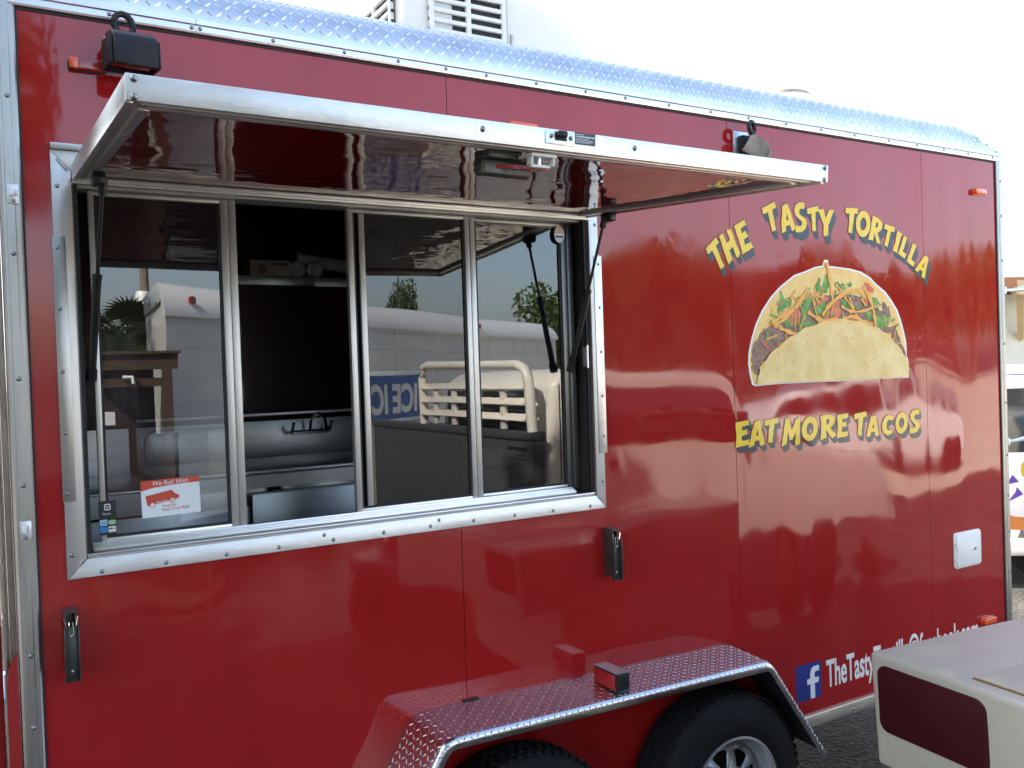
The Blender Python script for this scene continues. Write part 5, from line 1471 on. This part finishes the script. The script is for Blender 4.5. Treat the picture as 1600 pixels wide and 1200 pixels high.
# ---------------------------------------------------------------- beyond the right end of the trailer
vn = thing('white_van', 'white van with dark glass and purple and orange graphics beyond the trailer end', 'van', (8.0, 2.6, 0))
def V(p):
    c, s = math.cos(R(-38)), math.sin(R(-38))
    return Vector((6.70+p.x*c-p.y*s, 1.87+p.x*s+p.y*c, p.z))
prof = [(0.0, 0.30), (4.6, 0.30), (4.65, 0.95), (3.7, 1.12), (3.1, 1.70), (2.8, 1.78), (0.25, 1.80), (0.06, 1.60), (0.0, 1.0)]
P('body', MB().prism_y(prof, 0.0, 1.8).xform(V), 'truckw', vn, bevel=0.05, seg=3)
P('side_window', MB().prism_y([(0.16, 1.10), (3.5, 1.10), (3.02, 1.62), (0.22, 1.62)], -0.008, 0.0).xform(V), 'winglass', vn)
P('rear_window', MB().box(-0.012, 0.05, 0.18, 1.62, 1.08, 1.60).xform(V), 'winglass', vn)
P('roof_line', MB().box(0.1, 2.9, -0.006, 0.0, 1.725, 1.735).xform(V), 'purple', vn)
gk = [[(0.45, 0.84), (0.55, 0.86), (0.50, 0.92)], [(0.46, 0.70), (0.58, 0.76), (0.53, 0.82), (0.52, 0.78)], [(0.74, 0.72), (0.95, 0.78), (0.90, 0.84)]]
P('vinyl_graphic', face_out(flat(gk, -0.003)).xform(V), 'purple', vn, smooth=0, fix=False)
P('vinyl_graphic', face_out(flat([[(0.40, 0.48), (0.7, 0.46), (1.0, 0.55), (0.7, 0.56), (0.5, 0.58), (0.43, 0.61)]], -0.003)).xform(V), 'orange', vn, smooth=0, fix=False)
P('vinyl_graphic', face_out(flat([circ(0.66, 0.96, 0.10, 16)], -0.003)).xform(V), 'yellow', vn, smooth=0, fix=False)
P('bumper', MB().box(-0.05, 4.68, -0.03, 1.83, 0.26, 0.40).xform(V), 'acw', vn, bevel=0.02)
for x in (0.85, 3.75):
    for y in (0.1, 1.7):
        q = V(Vector((x, y, 0.33)))
        a = V(Vector((x, y-0.1, 0.33))); b = V(Vector((x, y+0.1, 0.33)))
        P('wheel', MB().tube([a, b], 0.33, 24), 'tyre', vn)

bl = thing('beige_building', 'beige building with terracotta eave and tan brace beyond the white van', 'building', (22, 10, 0))
def B(p):
    c, s = math.cos(R(-20)), math.sin(R(-20))
    return Vector((17.0+p.x*c-p.y*s, 8.0+p.x*s+p.y*c, p.z))
P('wall', MB().box(-1.2, 16, 0.0, 6, 0, 3.1).xform(B), 'stucco', bl)
P('eave', MB().box(-1.6, 16.4, -0.9, 0.0, 3.12, 3.22).xform(B), 'dark', bl)
P('fascia', MB().box(-1.7, 16.5, -0.96, -0.901, 3.10, 3.36).xform(B), 'fascia', bl)
P('roof', MB().box(-1.6, 16.4, -0.9, 6, 3.221, 3.30).xform(B), 'fascia', bl)
for k in range(4):
    x = 0.4+k*3.2
    P('brace', MB().tube([B(Vector((x, -0.85, 3.10))), B(Vector((x+0.7, -0.02, 2.2)))], 0.06, 8), 'beam', bl)
    P('rafter_end', MB().box(x-0.15, x+0.15, -0.98, -0.80, 3.02, 3.30).xform(B), 'beam', bl)

# behind the left end
tb = thing('plastic_tub', 'pale blue plastic tub on the ground behind the left corner', 'tub', (-0.25, 2.9, 0))
P('tub', MB().hexa([(-0.50, 2.70, 0.0), (-0.02, 2.70, 0.0), (-0.02, 3.1, 0.0), (-0.50, 3.1, 0.0)], [(-0.54, 2.66, 0.30), (0.012, 2.66, 0.30), (0.012, 3.14, 0.30), (-0.54, 3.14, 0.30)]), 'bin_', tb, bevel=0.02)
P('tub_rim', MB().box(-0.55, 0.02, 2.65, 3.15, 0.301, 0.325), 'bin_', tb, bevel=0.008)
